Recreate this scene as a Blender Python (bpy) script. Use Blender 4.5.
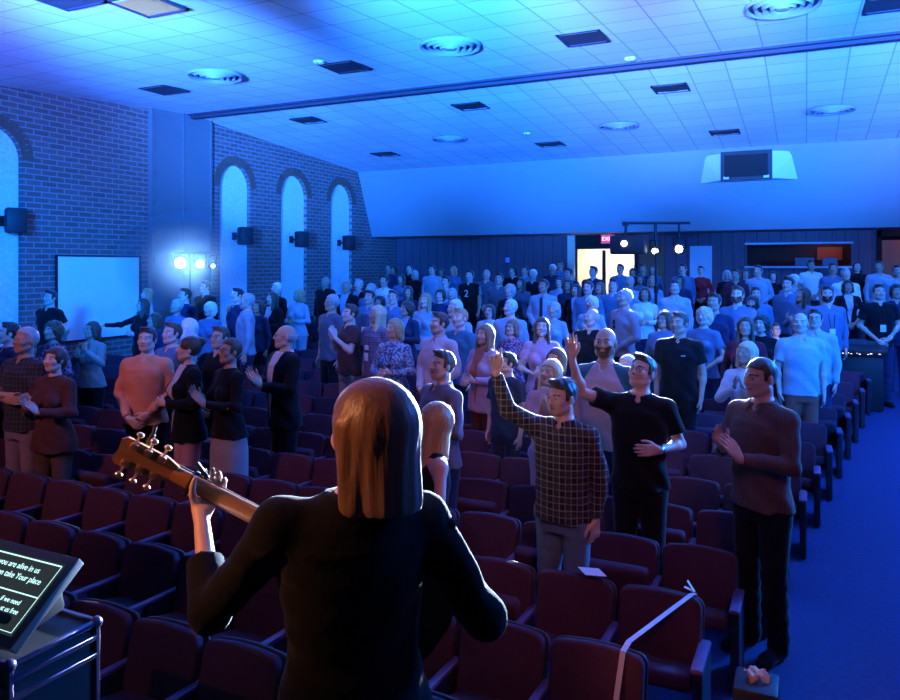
import bpy, bmesh, math, random
import numpy as np
from mathutils import Vector, Matrix
for o in list(bpy.data.objects): bpy.data.objects.remove(o, do_unlink=True)
S = bpy.context.scene
COL = S.collection
R = math.radians
THETA = R(25.54)          # the camera looks this far left of the house's long axis
CAMZ = 2.4

# ------------------------------------------------------------------ camera
cam_d = bpy.data.cameras.new('camera'); cam = bpy.data.objects.new('camera', cam_d); COL.objects.link(cam)
cam.location = (0, 0, CAMZ); cam.rotation_euler = (R(90), 0, THETA)
cam_d.sensor_width = 36; cam_d.lens = 745/900*36; cam_d.shift_y = -(350-265)/900; cam_d.clip_start = .05
S.camera = cam

# ------------------------------------------------------------------ world, exposure
w = bpy.data.worlds.new('world'); S.world = w; w.use_nodes = True
w.node_tree.nodes['Background'].inputs[0].default_value = (.03, .07, .45, 1)
w.node_tree.nodes['Background'].inputs[1].default_value = .02
S.view_settings.view_transform = 'Standard'; S.view_settings.look = 'None'
S.view_settings.exposure = 0; S.view_settings.gamma = 1; S.view_settings.use_curve_mapping = False

# ------------------------------------------------------------------ lights of the house
def aim(o, target):
    o.rotation_euler = (Vector(target)-Vector(o.location)).to_track_quat('-Z', 'Y').to_euler()
def spot(name, loc, target, color, watts, angle=60, blend=.6, size=.15):
    d = bpy.data.lights.new(name, 'SPOT'); d.color = color; d.energy = watts
    d.spot_size = R(angle); d.spot_blend = blend; d.shadow_soft_size = size
    o = bpy.data.objects.new(name, d); COL.objects.link(o); o.location = loc; aim(o, target); return o
def area(name, loc, target, color, watts, sx, sy):
    d = bpy.data.lights.new(name, 'AREA'); d.shape = 'RECTANGLE'; d.size = sx; d.size_y = sy; d.color = color; d.energy = watts
    o = bpy.data.objects.new(name, d); COL.objects.link(o); o.location = loc; aim(o, target); return o
BLUE = (.001, .15, 1.0); MID = (.018, .175, 1.0); LAV = (.42, .42, 1.0)
# stage wash thrown up at the ceiling, each beam kept above the crowd
for i, (x0, tx, ty, c, wt, an) in enumerate(((-4.5, -9.5, 11.5, MID, 62000, 32), (-2.0, -4.5, 12.5, MID, 80000, 30), (1.0, .2, 12.0, MID, 80000, 30), (3.5, 5.0, 11.0, MID, 56000, 34), (4.5, 4.0, 9.0, LAV, 15000, 36), (-.5, -1.8, 10.6, LAV, 12000, 26))):
    spot('ceiling_wash_%d' % i, (x0, .3, 2.9), (tx, ty, 5.75), c, wt, an, 1, .3)
spot('ceiling_wash_front', (-1.5, .6, 2.8), (-5.2, 7.2, 5.7), MID, 2600, 72, 1, .4)
spot('ceiling_wash_rear', (6.5, 12.5, 3.2), (1.0, 16.5, 5.6), MID, 4500, 90, 1, .4)
spot('wall_wash_left', (-5.0, 1.0, 3.6), (-12.3, 11.5, 4.0), BLUE, 15000, 50, 1, .4)
for i, (x0, y0, tx, ty, wt) in enumerate(((-4.0, .3, -9.0, 12.5, 2600), (5.8, 1.5, -4.5, 15.0, 6500), (5.5, 4.0, -5.5, 12.0, 4500), (4.5, .5, .5, 14.0, 2200))):
    spot('blue_house_%d' % i, (x0, y0, 4.5), (tx, ty, 1.9), BLUE, wt, 42, .9, .2)
area('blue_side', (4.6, 9.5, 4.4), (-.6, 8.5, .4), BLUE, 620, 2.0, 1.0)
spot('blue_rim_right', (3.4, 9.5, 3.7), (-.7, 4.9, 1.4), (.01, .22, 1.0), 5000, 34, 1, .2)
spot('magenta_wash', (-5.5, 1.5, 3.0), (-8.0, 6.0, 5.2), (1.0, .16, .70), 850, 52, 1, .3)
# warm front light from the stage's left, pink from its right
spot('warm_front', (-6.2, -.6, 4.0), (-5.4, 4.7, 1.3), (1.0, .38, .36), 430, 48, 1, .12)
spot('warm_key_player', (-3.3, -.35, 3.5), (-1.25, 1.7, 1.95), (1.0, .36, .15), 420, 26, .7, .05)
spot('warm_front_row', (-3.3, -.35, 3.9), (-2.75, 2.75, .55), (1.0, .42, .34), 60, 17, .25, .03)
spot('warm_seat_patch', (2.2, -.4, 4.3), (-1.25, 3.45, .6), (1.0, .42, .36), 75, 9, .2, .03)
spot('pink_front', (1.2, -.6, 4.7), (-1.6, 4.7, 1.2), (.95, .26, .42), 380, 34, 1, .3)

# ------------------------------------------------------------------ helpers
def floor_z(y):
    return float(np.interp(y, [0, 4.2, 6.5, 8.3, 11.5, 15, 18.5, 22], [0, 0, .05, .17, .37, .55, .75, .85]))
def tag(o, label=None, cat=None, group=None, kind=None):
    if label: o['label'] = label
    if cat: o['category'] = cat
    if group: o['group'] = group
    if kind: o['kind'] = kind
    return o
def empty(name, loc, label, cat, group=None, rz=0, sc=1):
    o = bpy.data.objects.new(name, None); COL.objects.link(o); o.location = loc; o.rotation_euler = (0, 0, rz); o.scale = (sc,)*3
    o.empty_display_size = .1
    return tag(o, label, cat, group)
def link(name, me, mat=None, parent=None):
    o = bpy.data.objects.new(name, me); COL.objects.link(o); o.parent = parent
    if mat is not None and len(me.materials) == 0: me.materials.append(mat)
    return o
def link_m(name, me, mats, parent):
    """object with shared mesh data and materials of its own"""
    while len(me.materials) < len(mats): me.materials.append(None)
    o = bpy.data.objects.new(name, me); COL.objects.link(o); o.parent = parent
    for i, m in enumerate(mats):
        o.material_slots[i].link = 'OBJECT'; o.material_slots[i].material = m
    return o
class MB:
    def __init__(s): s.bm = bmesh.new()
    def box(s, c, d, rot=None, bevel=0, seg=2):
        t = bmesh.new(); bmesh.ops.create_cube(t, size=1)
        for v in t.verts: v.co = Vector((v.co.x*d[0], v.co.y*d[1], v.co.z*d[2]))
        if bevel: bmesh.ops.bevel(t, geom=list(t.edges), offset=bevel, segments=seg, affect='EDGES', profile=.5)
        M = Matrix.Translation(c) @ (rot.to_4x4() if rot else Matrix.Identity(4))
        s.merge(t, M); return s
    def merge(s, t, M):
        t.transform(M); me = bpy.data.meshes.new('t'); t.to_mesh(me); t.free(); s.bm.from_mesh(me); bpy.data.meshes.remove(me)
    def cyl(s, a, b, r, r2=None, n=16, caps=True):
        a = Vector(a); b = Vector(b); t = bmesh.new()
        bmesh.ops.create_cone(t, cap_ends=caps, segments=n, radius1=r, radius2=r if r2 is None else r2, depth=(b-a).length)
        s.merge(t, Matrix.Translation((a+b)/2) @ (b-a).to_track_quat('Z', 'Y').to_matrix().to_4x4()); return s
    def sph(s, c, r, n=12, sc=(1, 1, 1)):
        t = bmesh.new(); bmesh.ops.create_uvsphere(t, u_segments=n, v_segments=max(6, n//2), radius=r)
        s.merge(t, Matrix.Translation(c) @ Matrix.Diagonal((*sc, 1))); return s
    def tube(s, pts, r, n=8):
        for a, b in zip(pts[:-1], pts[1:]): s.cyl(a, b, r, n=n)
        for p in pts[1:-1]: s.sph(p, r, n)
        return s
    def lathe(s, prof, c=(0, 0, 0), n=32, rot=None):
        t = bmesh.new(); rings = []
        for r, z in prof: rings.append([t.verts.new((r*math.cos(2*math.pi*i/n), r*math.sin(2*math.pi*i/n), z)) for i in range(n)])
        for a, b in zip(rings[:-1], rings[1:]):
            for i in range(n): t.faces.new((a[i], a[(i+1) % n], b[(i+1) % n], b[i]))
        s.merge(t, Matrix.Translation(c) @ (rot.to_4x4() if rot else Matrix.Identity(4))); return s
    def poly(s, pts): s.bm.faces.new([s.bm.verts.new(p) for p in pts]); return s
    def prism(s, outline, depth, M=None):
        """outline in xy, extruded +z by depth"""
        t = bmesh.new(); n = len(outline)
        lo = [t.verts.new((x, y, 0)) for x, y in outline]; hi = [t.verts.new((x, y, depth)) for x, y in outline]
        t.faces.new(lo[::-1]); t.faces.new(hi)
        for i in range(n): t.faces.new((lo[i], lo[(i+1) % n], hi[(i+1) % n], hi[i]))
        s.merge(t, M or Matrix.Identity(4)); return s
    def mesh(s, name, smooth=False):
        bmesh.ops.recalc_face_normals(s.bm, faces=list(s.bm.faces))
        me = bpy.data.meshes.new(name); s.bm.to_mesh(me); s.bm.free()
        if smooth:
            me.polygons.foreach_set('use_smooth', [True]*len(me.polygons))
            try: me.set_sharp_from_angle(angle=R(40))
            except Exception: pass
        return me
    def build(s, name, mat, parent=None, smooth=True): return link(name, s.mesh(name, smooth), mat, parent)
def struct(name, mb, mat): 
    o = mb.build(name, mat, None, False); o['kind'] = 'structure'; return o

# ------------------------------------------------------------------ materials
def mat(name, color, rough=.8, metal=0, emit=None, es=0, spec=.3, sheen=0):
    m = bpy.data.materials.new(name); m.use_nodes = True; b = m.node_tree.nodes['Principled BSDF']
    b.inputs['Base Color'].default_value = (*color, 1); b.inputs['Roughness'].default_value = rough
    b.inputs['Metallic'].default_value = metal; b.inputs['Specular IOR Level'].default_value = spec
    if sheen: b.inputs['Sheen Weight'].default_value = sheen; b.inputs['Sheen Roughness'].default_value = .4
    if emit: b.inputs['Emission Color'].default_value = (*emit, 1); b.inputs['Emission Strength'].default_value = es
    return m
class NT:
    def __init__(s, m): s.t = m.node_tree; s.b = s.t.nodes['Principled BSDF']
    def n(s, typ, **kw):
        x = s.t.nodes.new(typ)
        for k, v in kw.items():
            if k.startswith('i_'): x.inputs[int(k[2:]) if k[2:].isdigit() else k[2:].replace('_', ' ')].default_value = v
            else: setattr(x, k, v)
        return x
    def l(s, a, b): s.t.links.new(a, b)
    def math(s, op, a, b=None):
        x = s.n('ShaderNodeMath', operation=op)
        for i, v in enumerate((a, b)):
            if v is None: continue
            if isinstance(v, (int, float)): x.inputs[i].default_value = v
            else: s.l(v, x.inputs[i])
        return x.outputs[0]
    def mix(s, f, a, b):
        x = s.n('ShaderNodeMix', data_type='RGBA')
        for i, v in ((0, f), (6, a), (7, b)):
            if isinstance(v, (int, float)): x.inputs[i].default_value = v
            elif isinstance(v, tuple): x.inputs[i].default_value = (*v, 1)
            else: s.l(v, x.inputs[i])
        return x.outputs[2]
    def obj(s):
        c = s.n('ShaderNodeTexCoord'); p = s.n('ShaderNodeSeparateXYZ'); s.l(c.outputs['Object'], p.inputs[0]); return c.outputs['Object'], p.outputs
    def noise(s, vec, scale, detail=3, dist=0):
        x = s.n('ShaderNodeTexNoise'); x.inputs['Scale'].default_value = scale; x.inputs['Detail'].default_value = detail; x.inputs['Distortion'].default_value = dist
        if vec is not None: s.l(vec, x.inputs['Vector'])
        return x.outputs[0]
    def bump(s, h, strength=.3, dist=.01):
        x = s.n('ShaderNodeBump'); x.inputs['Strength'].default_value = strength; x.inputs['Distance'].default_value = dist
        s.l(h, x.inputs['Height']); s.l(x.outputs[0], s.b.inputs['Normal'])
    def color(s, c): s.l(c, s.b.inputs['Base Color'])
def vary(m, color, amt=.25, scale=6, bs=.3, bd=.01, bscale=None):
    t = NT(m); v, p = t.obj(); f = t.noise(v, scale, 4)
    t.color(t.mix(f, tuple(c*(1-amt) for c in color), tuple(min(1, c*(1+amt)) for c in color)))
    t.bump(t.noise(v, bscale or scale*4, 3), bs, bd); return m


# ------------------------------------------------------------------ the room
WX = -12.3                # left brick wall
def wall_brick(name, c1, c2, mortar):
    m = mat(name, c1, .85); t = NT(m); v, p = t.obj()
    cb = t.n('ShaderNodeCombineXYZ'); t.l(p[1], cb.inputs[0]); t.l(p[2], cb.inputs[1])
    b = t.n('ShaderNodeTexBrick'); t.l(cb.outputs[0], b.inputs['Vector'])
    for k, val in (('Scale', 1), ('Mortar Size', .012), ('Mortar Smooth', .2), ('Bias', 0), ('Brick Width', .30), ('Row Height', .10)): b.inputs[k].default_value = val
    b.inputs['Color1'].default_value = (*c1, 1); b.inputs['Color2'].default_value = (*c2, 1); b.inputs['Mortar'].default_value = (*mortar, 1)
    n = t.noise(v, 1.3, 4); t.color(t.mix(t.math('MULTIPLY', n, .35), b.outputs[0], (.25, .14, .10)))
    t.bump(b.outputs['Fac'], -.5, .01); return m
M_brick = wall_brick('brick', (.13, .075, .075), (.20, .11, .11), (.30, .27, .27))
M_plaster = vary(mat('pale_plaster', (.72, .74, .76), .7), (.72, .74, .76), .04, 2, .05, .004, 60)
M_panel = mat('arch_panel', (.70, .72, .70), .8); t = NT(M_panel); v, p = t.obj()
wv = t.n('ShaderNodeTexVoronoi', i_Scale=22.0); t.l(v, wv.inputs[0]); t.color(t.mix(wv.outputs[0], (.60, .62, .60), (.82, .84, .82)))
M_pil = vary(mat('pilaster_paint', (.13, .12, .16), .8), (.16, .15, .15), .08, 2, .05)
M_wood = mat('wood_panelling', (.14, .055, .03), .55); t = NT(M_wood); v, p = t.obj()
mp = t.n('ShaderNodeMapping'); t.l(v, mp.inputs[0]); mp.inputs['Scale'].default_value = (6, 6, .5)
gr = t.noise(mp.outputs[0], 3, 5, .6); gv = t.math('LESS_THAN', t.math('FRACT', t.math('MULTIPLY', p[0], 1/.3)), .05)
t.color(t.mix(gv, t.mix(gr, (.11, .065, .085), (.22, .14, .18)), (.03, .02, .03)))
M_door = vary(mat('side_door_wood', (.34, .13, .06), .5), (.34, .13, .06), .2, 3)
M_trimc = mat('cream_jamb', (.80, .70, .50), .6)
M_dark = mat('dark_void', (.02, .02, .02), .9)
M_black = mat('black_plastic', (.018, .018, .02), .5)
M_metal = mat('black_metal', (.03, .03, .035), .4, .6)
M_chrome = mat('bright_metal', (.6, .6, .62), .25, 1)
M_tile = mat('ceiling_tile', (.74, .74, .74), .9); t = NT(M_tile); v, p = t.obj()
gx = t.math('LESS_THAN', t.math('FRACT', t.math('MULTIPLY', p[0], 1/.6)), .035); gy = t.math('LESS_THAN', t.math('FRACT', t.math('MULTIPLY', p[1], 1/.6)), .035)
g = t.math('MAXIMUM', gx, gy); fx = t.math('FLOOR', t.math('MULTIPLY', p[0], 1/.6)); fy = t.math('FLOOR', t.math('MULTIPLY', p[1], 1/.6))
cc = t.n('ShaderNodeCombineXYZ'); t.l(fx, cc.inputs[0]); t.l(fy, cc.inputs[1]); wn = t.n('ShaderNodeTexWhiteNoise'); t.l(cc.outputs[0], wn.inputs[0])
base = t.mix(wn.outputs[0], (.69, .69, .70), (.78, .78, .78)); t.color(t.mix(g, base, (.42, .42, .45))); t.bump(t.noise(v, 70, 2), .15, .003)
M_carpet = vary(mat('aisle_carpet', (.016, .030, .11), .95), (.016, .030, .11), .35, 30, .5, .01, 160)

NX = 5.6; YB = 20.06; YR = 21.6
# floor, raked like a shallow bowl
mb = MB(); ys = [-3, 0, 4.2, 5.3, 6.5, 7.4, 8.3, 9.4, 10.4, 11.5, 13.2, 15, 16.8, 18.5, 20.2, 22.5]
for a, b in zip(ys[:-1], ys[1:]):
    mb.poly([(WX, a, floor_z(a)), (NX+4, a, floor_z(a)), (NX+4, b, floor_z(b)), (WX, b, floor_z(b))])
struct('floor', mb, M_carpet)
# stage under the player
mb = MB(); mb.box((-2, -.6, .22), (20, 5.0, .44)); M_stage = vary(mat('stage_boards', (.10, .07, .05), .6), (.10, .07, .05), .2, 5)
struct('floor_stage', mb, M_stage)
# ceiling: shallow ridge at the beam
ZR = 5.72
def ceil_z(y): return ZR-.066*(12.4-y) if y < 12.4 else ZR-(y-12.4)*(ZR-5.23)/(19.25-12.4)
mb = MB(); mb.poly([(WX, -3, ceil_z(-3)), (WX, 12.4, ZR), (NX+4, 12.4, ZR), (NX+4, -3, ceil_z(-3))])
mb.poly([(WX, 12.4, ZR), (WX, 19.25, 5.23), (NX+4, 19.25, 5.23), (NX+4, 12.4, ZR)]); struct('ceiling', mb, M_tile)
mb = MB(); mb.box(((WX+NX+4)/2, 12.4, ZR-.05), (NX+4-WX, .13, .10)); mb.box(((WX+NX+4)/2, 12.30, ZR-.02), (NX+4-WX, .10, .05))
struct('trim_1', mb, mat('track_metal', (.035, .035, .05), .7))
# rear fascia leaning forward, and the low space under it
ZF = 3.28
mb = MB(); mb.poly([(WX, 19.25, 5.23), (WX, YB, ZF), (NX+4, YB, ZF), (NX+4, 19.25, 5.23)]); mb.poly([(WX, YB, ZF), (WX, YR, ZF), (NX+4, YR, ZF), (NX+4, YB, ZF)])
struct('ceiling_rear_fascia', mb, vary(mat('fascia_paint', (.25, .27, .29), .75), (.25, .27, .29), .04, 2, .05, .004, 60))

# left wall with arched recesses
ARCH = [(7.43, 8.48, 4.75), (13.33, 14.37, 4.79), (15.56, 16.66, 4.78), (17.80, 18.90, 4.77)]
mb = MB(); D = .10; y = -3.0
def top_at(y): return 5.9
for a, b, zt in ARCH:
    mb.poly([(WX, y, -.1), (WX, a, -.1), (WX, a, top_at(a)), (WX, y, top_at(y))])
    r = (b-a)/2; c = (a+b)/2; N = 14; pts = [(c-r*math.cos(math.pi*i/N), zt-r+r*math.sin(math.pi*i/N)) for i in range(N+1)]
    for (y0, z0), (y1, z1) in zip(pts[:-1], pts[1:]):
        mb.poly([(WX, y0, z0), (WX, y1, z1), (WX, y1, 5.9), (WX, y0, 5.9)]); mb.poly([(WX, y0, z0), (WX-D, y0, z0), (WX-D, y1, z1), (WX, y1, z1)])
    for yy in (a, b): mb.poly([(WX, yy, -.1), (WX, yy, zt-r), (WX-D, yy, zt-r), (WX-D, yy, -.1)])
    y = b
mb.poly([(WX, y, -.1), (WX, YR, -.1), (WX, YR, 5.9), (WX, y, 5.9)]); struct('wall_left', mb, M_brick)
for i, (a, b, zt) in enumerate(ARCH):
    mb = MB(); mb.box((WX-D-.02, (a+b)/2, zt/2), (.04, b-a+.3, zt+.2)); struct('trim_%d' % (i+2), mb, M_panel)
M_ring = mat('arch_brick_ring', (.17, .08, .06), .85)
for i, (a, b, zt) in enumerate(ARCH):
    mb = MB(); r = (b-a)/2; c = (a+b)/2; N = 22
    for j in range(N):
        an = math.pi*(j+.5)/N; q = Matrix.Rotation(-an, 3, 'X')
        mb.box((WX+.008, c-(r+.11)*math.cos(an), zt-r+(r+.11)*math.sin(an)), (.03, .20, math.pi*(r+.11)/N*.86), Matrix.Rotation(math.pi-an if False else -an, 3, 'X') , .004, 1)
    struct('trim_%d' % (i+6), mb, M_ring)
mb = MB(); mb.box((WX+.03, (11.23+12.98)/2, 2.9), (.10, 1.75, 5.65)); 
for yy in (11.26, 12.12, 12.95): mb.box((WX+.09, yy, 2.9), (.03, .03 if yy == 12.12 else .05, 5.65))
for k in range(9):
    for yy in (11.32, 12.90): mb.box((WX+.10, yy, .7+.6*k), (.03, .03, .09))
struct('trim_10', mb, M_pil)

# rear wall with doorway, doors, booth window
M_lobby = mat('lobby_wall', (.80, .74, .60), .8)
def at_back(px, Yp):
    tt = (px-450)/745; return Yp*(-math.sin(THETA)+math.cos(THETA)*tt)/(math.cos(THETA)+math.sin(THETA)*tt)
def zpx(px, py, Yp):
    tt = (px-450)/745; return CAMZ-(py-265)/745*Yp/(math.cos(THETA)+math.sin(THETA)*tt)
xd0, xd1 = at_back(574, YR), at_back(637, YR)        # lobby doors
xb0, xb1 = at_back(747, YR), at_back(851, YR)        # booth window
xe0, xe1 = at_back(877, YR), at_back(925, YR)        # side door
zb0, zb1 = zpx(800, 266, YR), zpx(800, 244, YR); fb = floor_z(YR)
ztr = zpx(600, 249, YR)
mb = MB()
def wq(x0, x1, z0, z1, Y=YR): mb.poly([(x0, Y, z0), (x1, Y, z0), (x1, Y, z1), (x0, Y, z1)])
wq(WX, xd0, fb-.2, ZF); wq(xd1, xb0, fb-.2, ZF); wq(xb0, xb1, fb-.2, zb0); wq(xb0, xb1, zb1, ZF); wq(xb1, xe0, fb-.2, ZF); wq(xe1, NX+4, fb-.2, ZF)
struct('wall_back', mb, M_wood)
# lobby behind the doors
mb = MB(); wq(xd0-1, xd1+1.4, fb-.2, ZF, YR+1.6); mb.poly([(xd0-.9, YR, fb-.2), (xd0-.9, YR+1.6, fb-.2), (xd0-.9, YR+1.6, ZF), (xd0-.9, YR, ZF)]); mb.poly([(xd1+1.3, YR, fb-.2), (xd1+1.3, YR+1.6, fb-.2), (xd1+1.3, YR+1.6, ZF), (xd1+1.3, YR, ZF)])
mb.poly([(xd0-1, YR, fb), (xd1+1.4, YR, fb), (xd1+1.4, YR+1.6, fb), (xd0-1, YR+1.6, fb)]); mb.poly([(xd0-1, YR, ZF), (xd1+1.4, YR, ZF), (xd1+1.4, YR+1.6, ZF), (xd0-1, YR+1.6, ZF)])
struct('wall_lobby', mb, M_lobby)
area('lobby_lamp', ((xd0+xd1)/2, YR+.8, ZF-.05), ((xd0+xd1)/2, YR+.8, 0), (1, .93, .74), 90, 1.6, .6)
mb = MB(); mb.box((xd0-.06, YR-.04, (fb+ZF)/2), (.22, .14, ZF-fb)); struct('trim_11', mb, M_trimc)
xm = at_back(604, YR)
mb = MB(); mb.box(((xd0+xd1)/2, YR+.02, (ztr+ZF)/2), (xd1-xd0+.02, .10, ZF-ztr)); mb.box((xd0+.05, YR, fb+1), (.09, .1, 2.2+fb)); mb.box((xm, YR, fb+.9), (.09, .09, 2.2)); mb.box((xd1-.02, YR, fb+1), (.1, .1, 2.2))
struct('window_1', mb, M_dark)
M_glass = mat('door_glass', (1, 1, 1), .02); M_glass.node_tree.nodes['Principled BSDF'].inputs['Transmission Weight'].default_value = 1; M_glass.node_tree.nodes['Principled BSDF'].inputs['IOR'].default_value = 1.05
mb = MB(); mb.box(((xd0+xd1)/2, YR+.03, (fb+ztr)/2), (xd1-xd0-.04, .01, ztr-fb-.02)); struct('window_2', mb, M_glass)
# pale door between lobby doors and booth, brown side door
def slab(name, x0, x1, z1, m, Y=YR-.03, hx=1):
    mb = MB(); mb.box(((x0+x1)/2, Y, (fb+z1)/2), (x1-x0, .05, z1-fb), None, .008, 1); d = struct(name, mb, m)
    h = MB(); h.sph((x0+.08 if hx < 0 else x1-.08, Y-.05, fb+1.0), .03).cyl((x0+.08 if hx < 0 else x1-.08, Y-.03, fb+1.0), (x0+.08 if hx < 0 else x1-.08, Y-.06, fb+1.0), .012)
    h.build('door_handle', M_chrome, d)
slab('door_1', at_back(690, YR), at_back(712, YR), zpx(700, 246, YR), M_plaster)
slab('door_2', at_back(640, YR), at_back(664, YR), zpx(650, 243, YR), M_door)
slab('door_3', xe0+.1, xe1, zpx(890, 240, YR), M_door, YR, -1)
mb = MB(); mb.box((xe0+.05, YR-.02, (fb+ZF)/2), (.08, .1, ZF-fb)); mb.box(((xe0+xe1)/2, YR-.02, ZF-.08), (xe1-xe0, .1, .16)); struct('trim_12', mb, M_dark)
# booth
mb = MB(); dY = 1.4
mb.poly([(xb0, YR+dY, fb), (xb1, YR+dY, fb), (xb1, YR+dY, ZF), (xb0, YR+dY, ZF)]); mb.poly([(xb0, YR, ZF), (xb1, YR, ZF), (xb1, YR+dY, ZF), (xb0, YR+dY, ZF)]); mb.poly([(xb0, YR, fb), (xb0, YR+dY, fb), (xb0, YR+dY, ZF), (xb0, YR, ZF)]); mb.poly([(xb1, YR, fb), (xb1, YR+dY, fb), (xb1, YR+dY, ZF), (xb1, YR, ZF)]); mb.poly([(xb0, YR, fb), (xb1, YR, fb), (xb1, YR+dY, fb), (xb0, YR+dY, fb)])
struct('wall_booth', mb, mat('booth_paint', (.10, .04, .03), .8))
mb = MB(); mb.box(((xb0+xb1)/2, YR-.02, zb0-.03), (xb1-xb0+.1, .35, .05)); mb.box(((xb0+xb1)/2, YR-.04, zb1+.02), (xb1-xb0+.1, .08, .05)); struct('window_3', mb, mat('booth_sill', (.55, .6, .7), .4))
r = empty('picture', (xb1-.45, YR+dY-.04, (zb0+zb1)/2+.05), 'reddish lit picture at the right end of the booth window', 'picture')
mb = MB(); mb.box((0, 0, 0), (.62, .03, .36)); mb.build('canvas', mat('picture_red', (.55, .14, .05), .6), r); mb = MB(); mb.box((0, .02, 0), (.68, .02, .42)); mb.build('picture_frame', M_black, r)
area('booth_lamp', (xb1-.55, YR+.7, ZF-.1), (xb1-.5, YR+dY, 2.5), (1, .5, .3), 1.5, .3, .2)
area('side_door_spill', ((xe0+xe1)/2+.3, YR-.7, ZF-.05), ((xe0+xe1)/2+.3, YR, 1.5), (1, .45, .22), 2.5, .3, .2)  # added area light, stands in for warm lobby spill on the side door
for x_, w_ in ((xb0+1.4, .45), (xb0+2.0, .35)):
    mb = MB(); mb.box((0, 0, .11), (w_, .25, .22), None, .02).box((0, -.12, .11), (w_*.85, .02, .16)); o = mb.build('equipment_case', mat('booth_gear', (.2, .22, .28), .5)); o.location = (x_, YR+.28, zb0+.0)
    tag(o, 'small dark equipment case on the booth counter, the %s one' % ('wider' if w_ > .4 else 'narrower'), 'case')

# projector recess box in the fascia
YP = 19.0; px0, px1 = at_back(722, YP), at_back(771, YP); pz0, pz1 = zpx(746, 179, YP), zpx(746, 152, YP)
r = empty('projector_housing', ((px0+px1)/2, YP, pz0), 'boxed out housing with black open front high on the rear fascia', 'housing')
hw = (px1-px0)/2; hh = pz1-pz0
mb = MB()
for s_ in (-1, 1):
    mb.poly([(s_*hw, 0, 0), (s_*hw, 0, hh), (s_*(hw+.52), .42, hh+.0), (s_*(hw+.70), .72, 0)])
mb.poly([(-hw, 0, hh), (hw, 0, hh), (hw+.52, .42, hh+.02), (-hw-.52, .42, hh+.02)]); mb.poly([(-hw, 0, 0), (hw, 0, 0), (hw+.7, .72, 0), (-hw-.7, .72, 0)]); mb.build('housing_cheeks', M_plaster, r, False)
mb = MB(); mb.box((0, -.01, hh/2), (2*hw+.06, .04, hh+.06), None, 0); mb.build('front_frame', M_black, r)
mb = MB(); mb.box((0, -.06, hh/2), (2*hw-.12, .06, hh-.12), None, .02); mb.cyl((.28, -.08, hh*.45), (.28, -.16, hh*.45), .09).cyl((-.2, -.08, hh*.5), (-.2, -.12, hh*.5), .05)
mb.build('projector', M_dark, r)
for s_ in (-1, 1):
    mb = MB(); mb.box((s_*(hw-.1), -.04, .04), (.12, .06, .06)); mb.build('bracket', M_plaster, r)

# ------------------------------------------------------------------ things on the ceiling
def on_ceiling(px, py):
    tt = (px-450)/745; dx = -math.sin(THETA)+math.cos(THETA)*tt; dy = math.cos(THETA)+math.sin(THETA)*tt; dz = (265-py)/745
    a = .0
    zc = 10.0
    for _ in range(40): zc = (ceil_z(dy*zc)-CAMZ)/dz
    return dx*zc, dy*zc
M_can = mat('fixture_dark', (.03, .03, .04), .6); M_frame = mat('fixture_frame', (.24, .26, .32), .6); M_orange = mat('amber_lens', (.7, .22, .05), .5)
FIX = [(147, 4, 'partly amber inside, at the upper left corner'), (583, 37, 'above the ceiling track near the picture top'), (671, 88, 'just past the long ceiling track, right of centre'), (725, 132, 'above the projector housing'), (471, 106, 'just past the track, left of centre'),
       (345, 66, 'beside a small round detector'), (309, 120, 'nearest the brick wall behind the track'), (164, 89, 'nearest the left wall before the track'), (551, 144, 'between two round vents at the rear'), (386, 154, 'farthest back over the wall arches'), (893, 2, 'at the upper right corner'), (62, -4, 'cut off by the top edge at left')]
fb_me = {}
for px, py, d in FIX:
    x, y = on_ceiling(px, py)
    r = empty('recessed_light', (x, y, ceil_z(y)), 'square dark recessed ceiling light, %s' % d, 'ceiling light', 'unlit recessed ceiling lights')
    if not fb_me:
        mb = MB()
        for a in range(4):
            q = Matrix.Rotation(a*math.pi/2, 3, 'Z'); mb.box(q @ Vector((0, .29, -.012)), (.62, .04, .03), q)
        fb_me['f'] = mb.mesh('light_frame'); mb = MB(); mb.box((0, 0, -.008), (.55, .55, .012)).lathe([(.22, -.02), (.20, -.016), (.12, -.014)]); fb_me['c'] = mb.mesh('light_well')
    link_m('light_frame', fb_me['f'], [M_can], r); link_m('light_well', fb_me['c'], [M_orange if px == 147 else M_can], r)
VENT = [(450, 44, 'left of centre before the track'), (215, 74, 'nearest the left wall'), (450, 138, 'left of centre behind the track'), (619, 125, 'right of centre behind the track'), (831, 109, 'at the right behind the track'), (783, 3, 'cut by the top edge at right')]
vm = None
for px, py, d in VENT:
    x, y = on_ceiling(px, py)
    r = empty('air_vent', (x, y, ceil_z(y)), 'round ceiling air vent of nested rings, %s' % d, 'air vent', 'round ceiling vents')
    if vm is None:
        vm = []
        for rr in (.44, .34, .25, .16): vm.append(MB().lathe([(rr-.055, -.03-(.44-rr)*.12), (rr-.02, -.06-(.44-rr)*.12), (rr, -.012), (rr-.02, -.02), (rr-.055, -.03-(.44-rr)*.12)]).mesh('vent_ring', True))
        core = MB().lathe([(0, -.09), (.07, -.085), (.09, -.02)]).mesh('vent_core', True); back = MB().lathe([(0, -.010), (.43, -.010), (.43, -.002)]).mesh('vent_back')
    for me in vm: link_m('vent_ring', me, [M_frame], r)
    link_m('vent_core', core, [M_frame], r); link_m('vent_back', back, [M_can], r)
for px, py, d in [(319, 61, 'beside the square light left of centre'), (527, 133, 'between rear vents'), (630, 58, 'above the track at centre')]:
    x, y = on_ceiling(px, py); o = MB().lathe([(0, -.05), (.05, -.05), (.085, -.03), (.09, 0)]).build('smoke_detector', M_tile); o.location = (x, y, ceil_z(y)); tag(o, 'small round white ceiling detector %s' % d, 'smoke detector', 'ceiling detectors')

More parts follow.
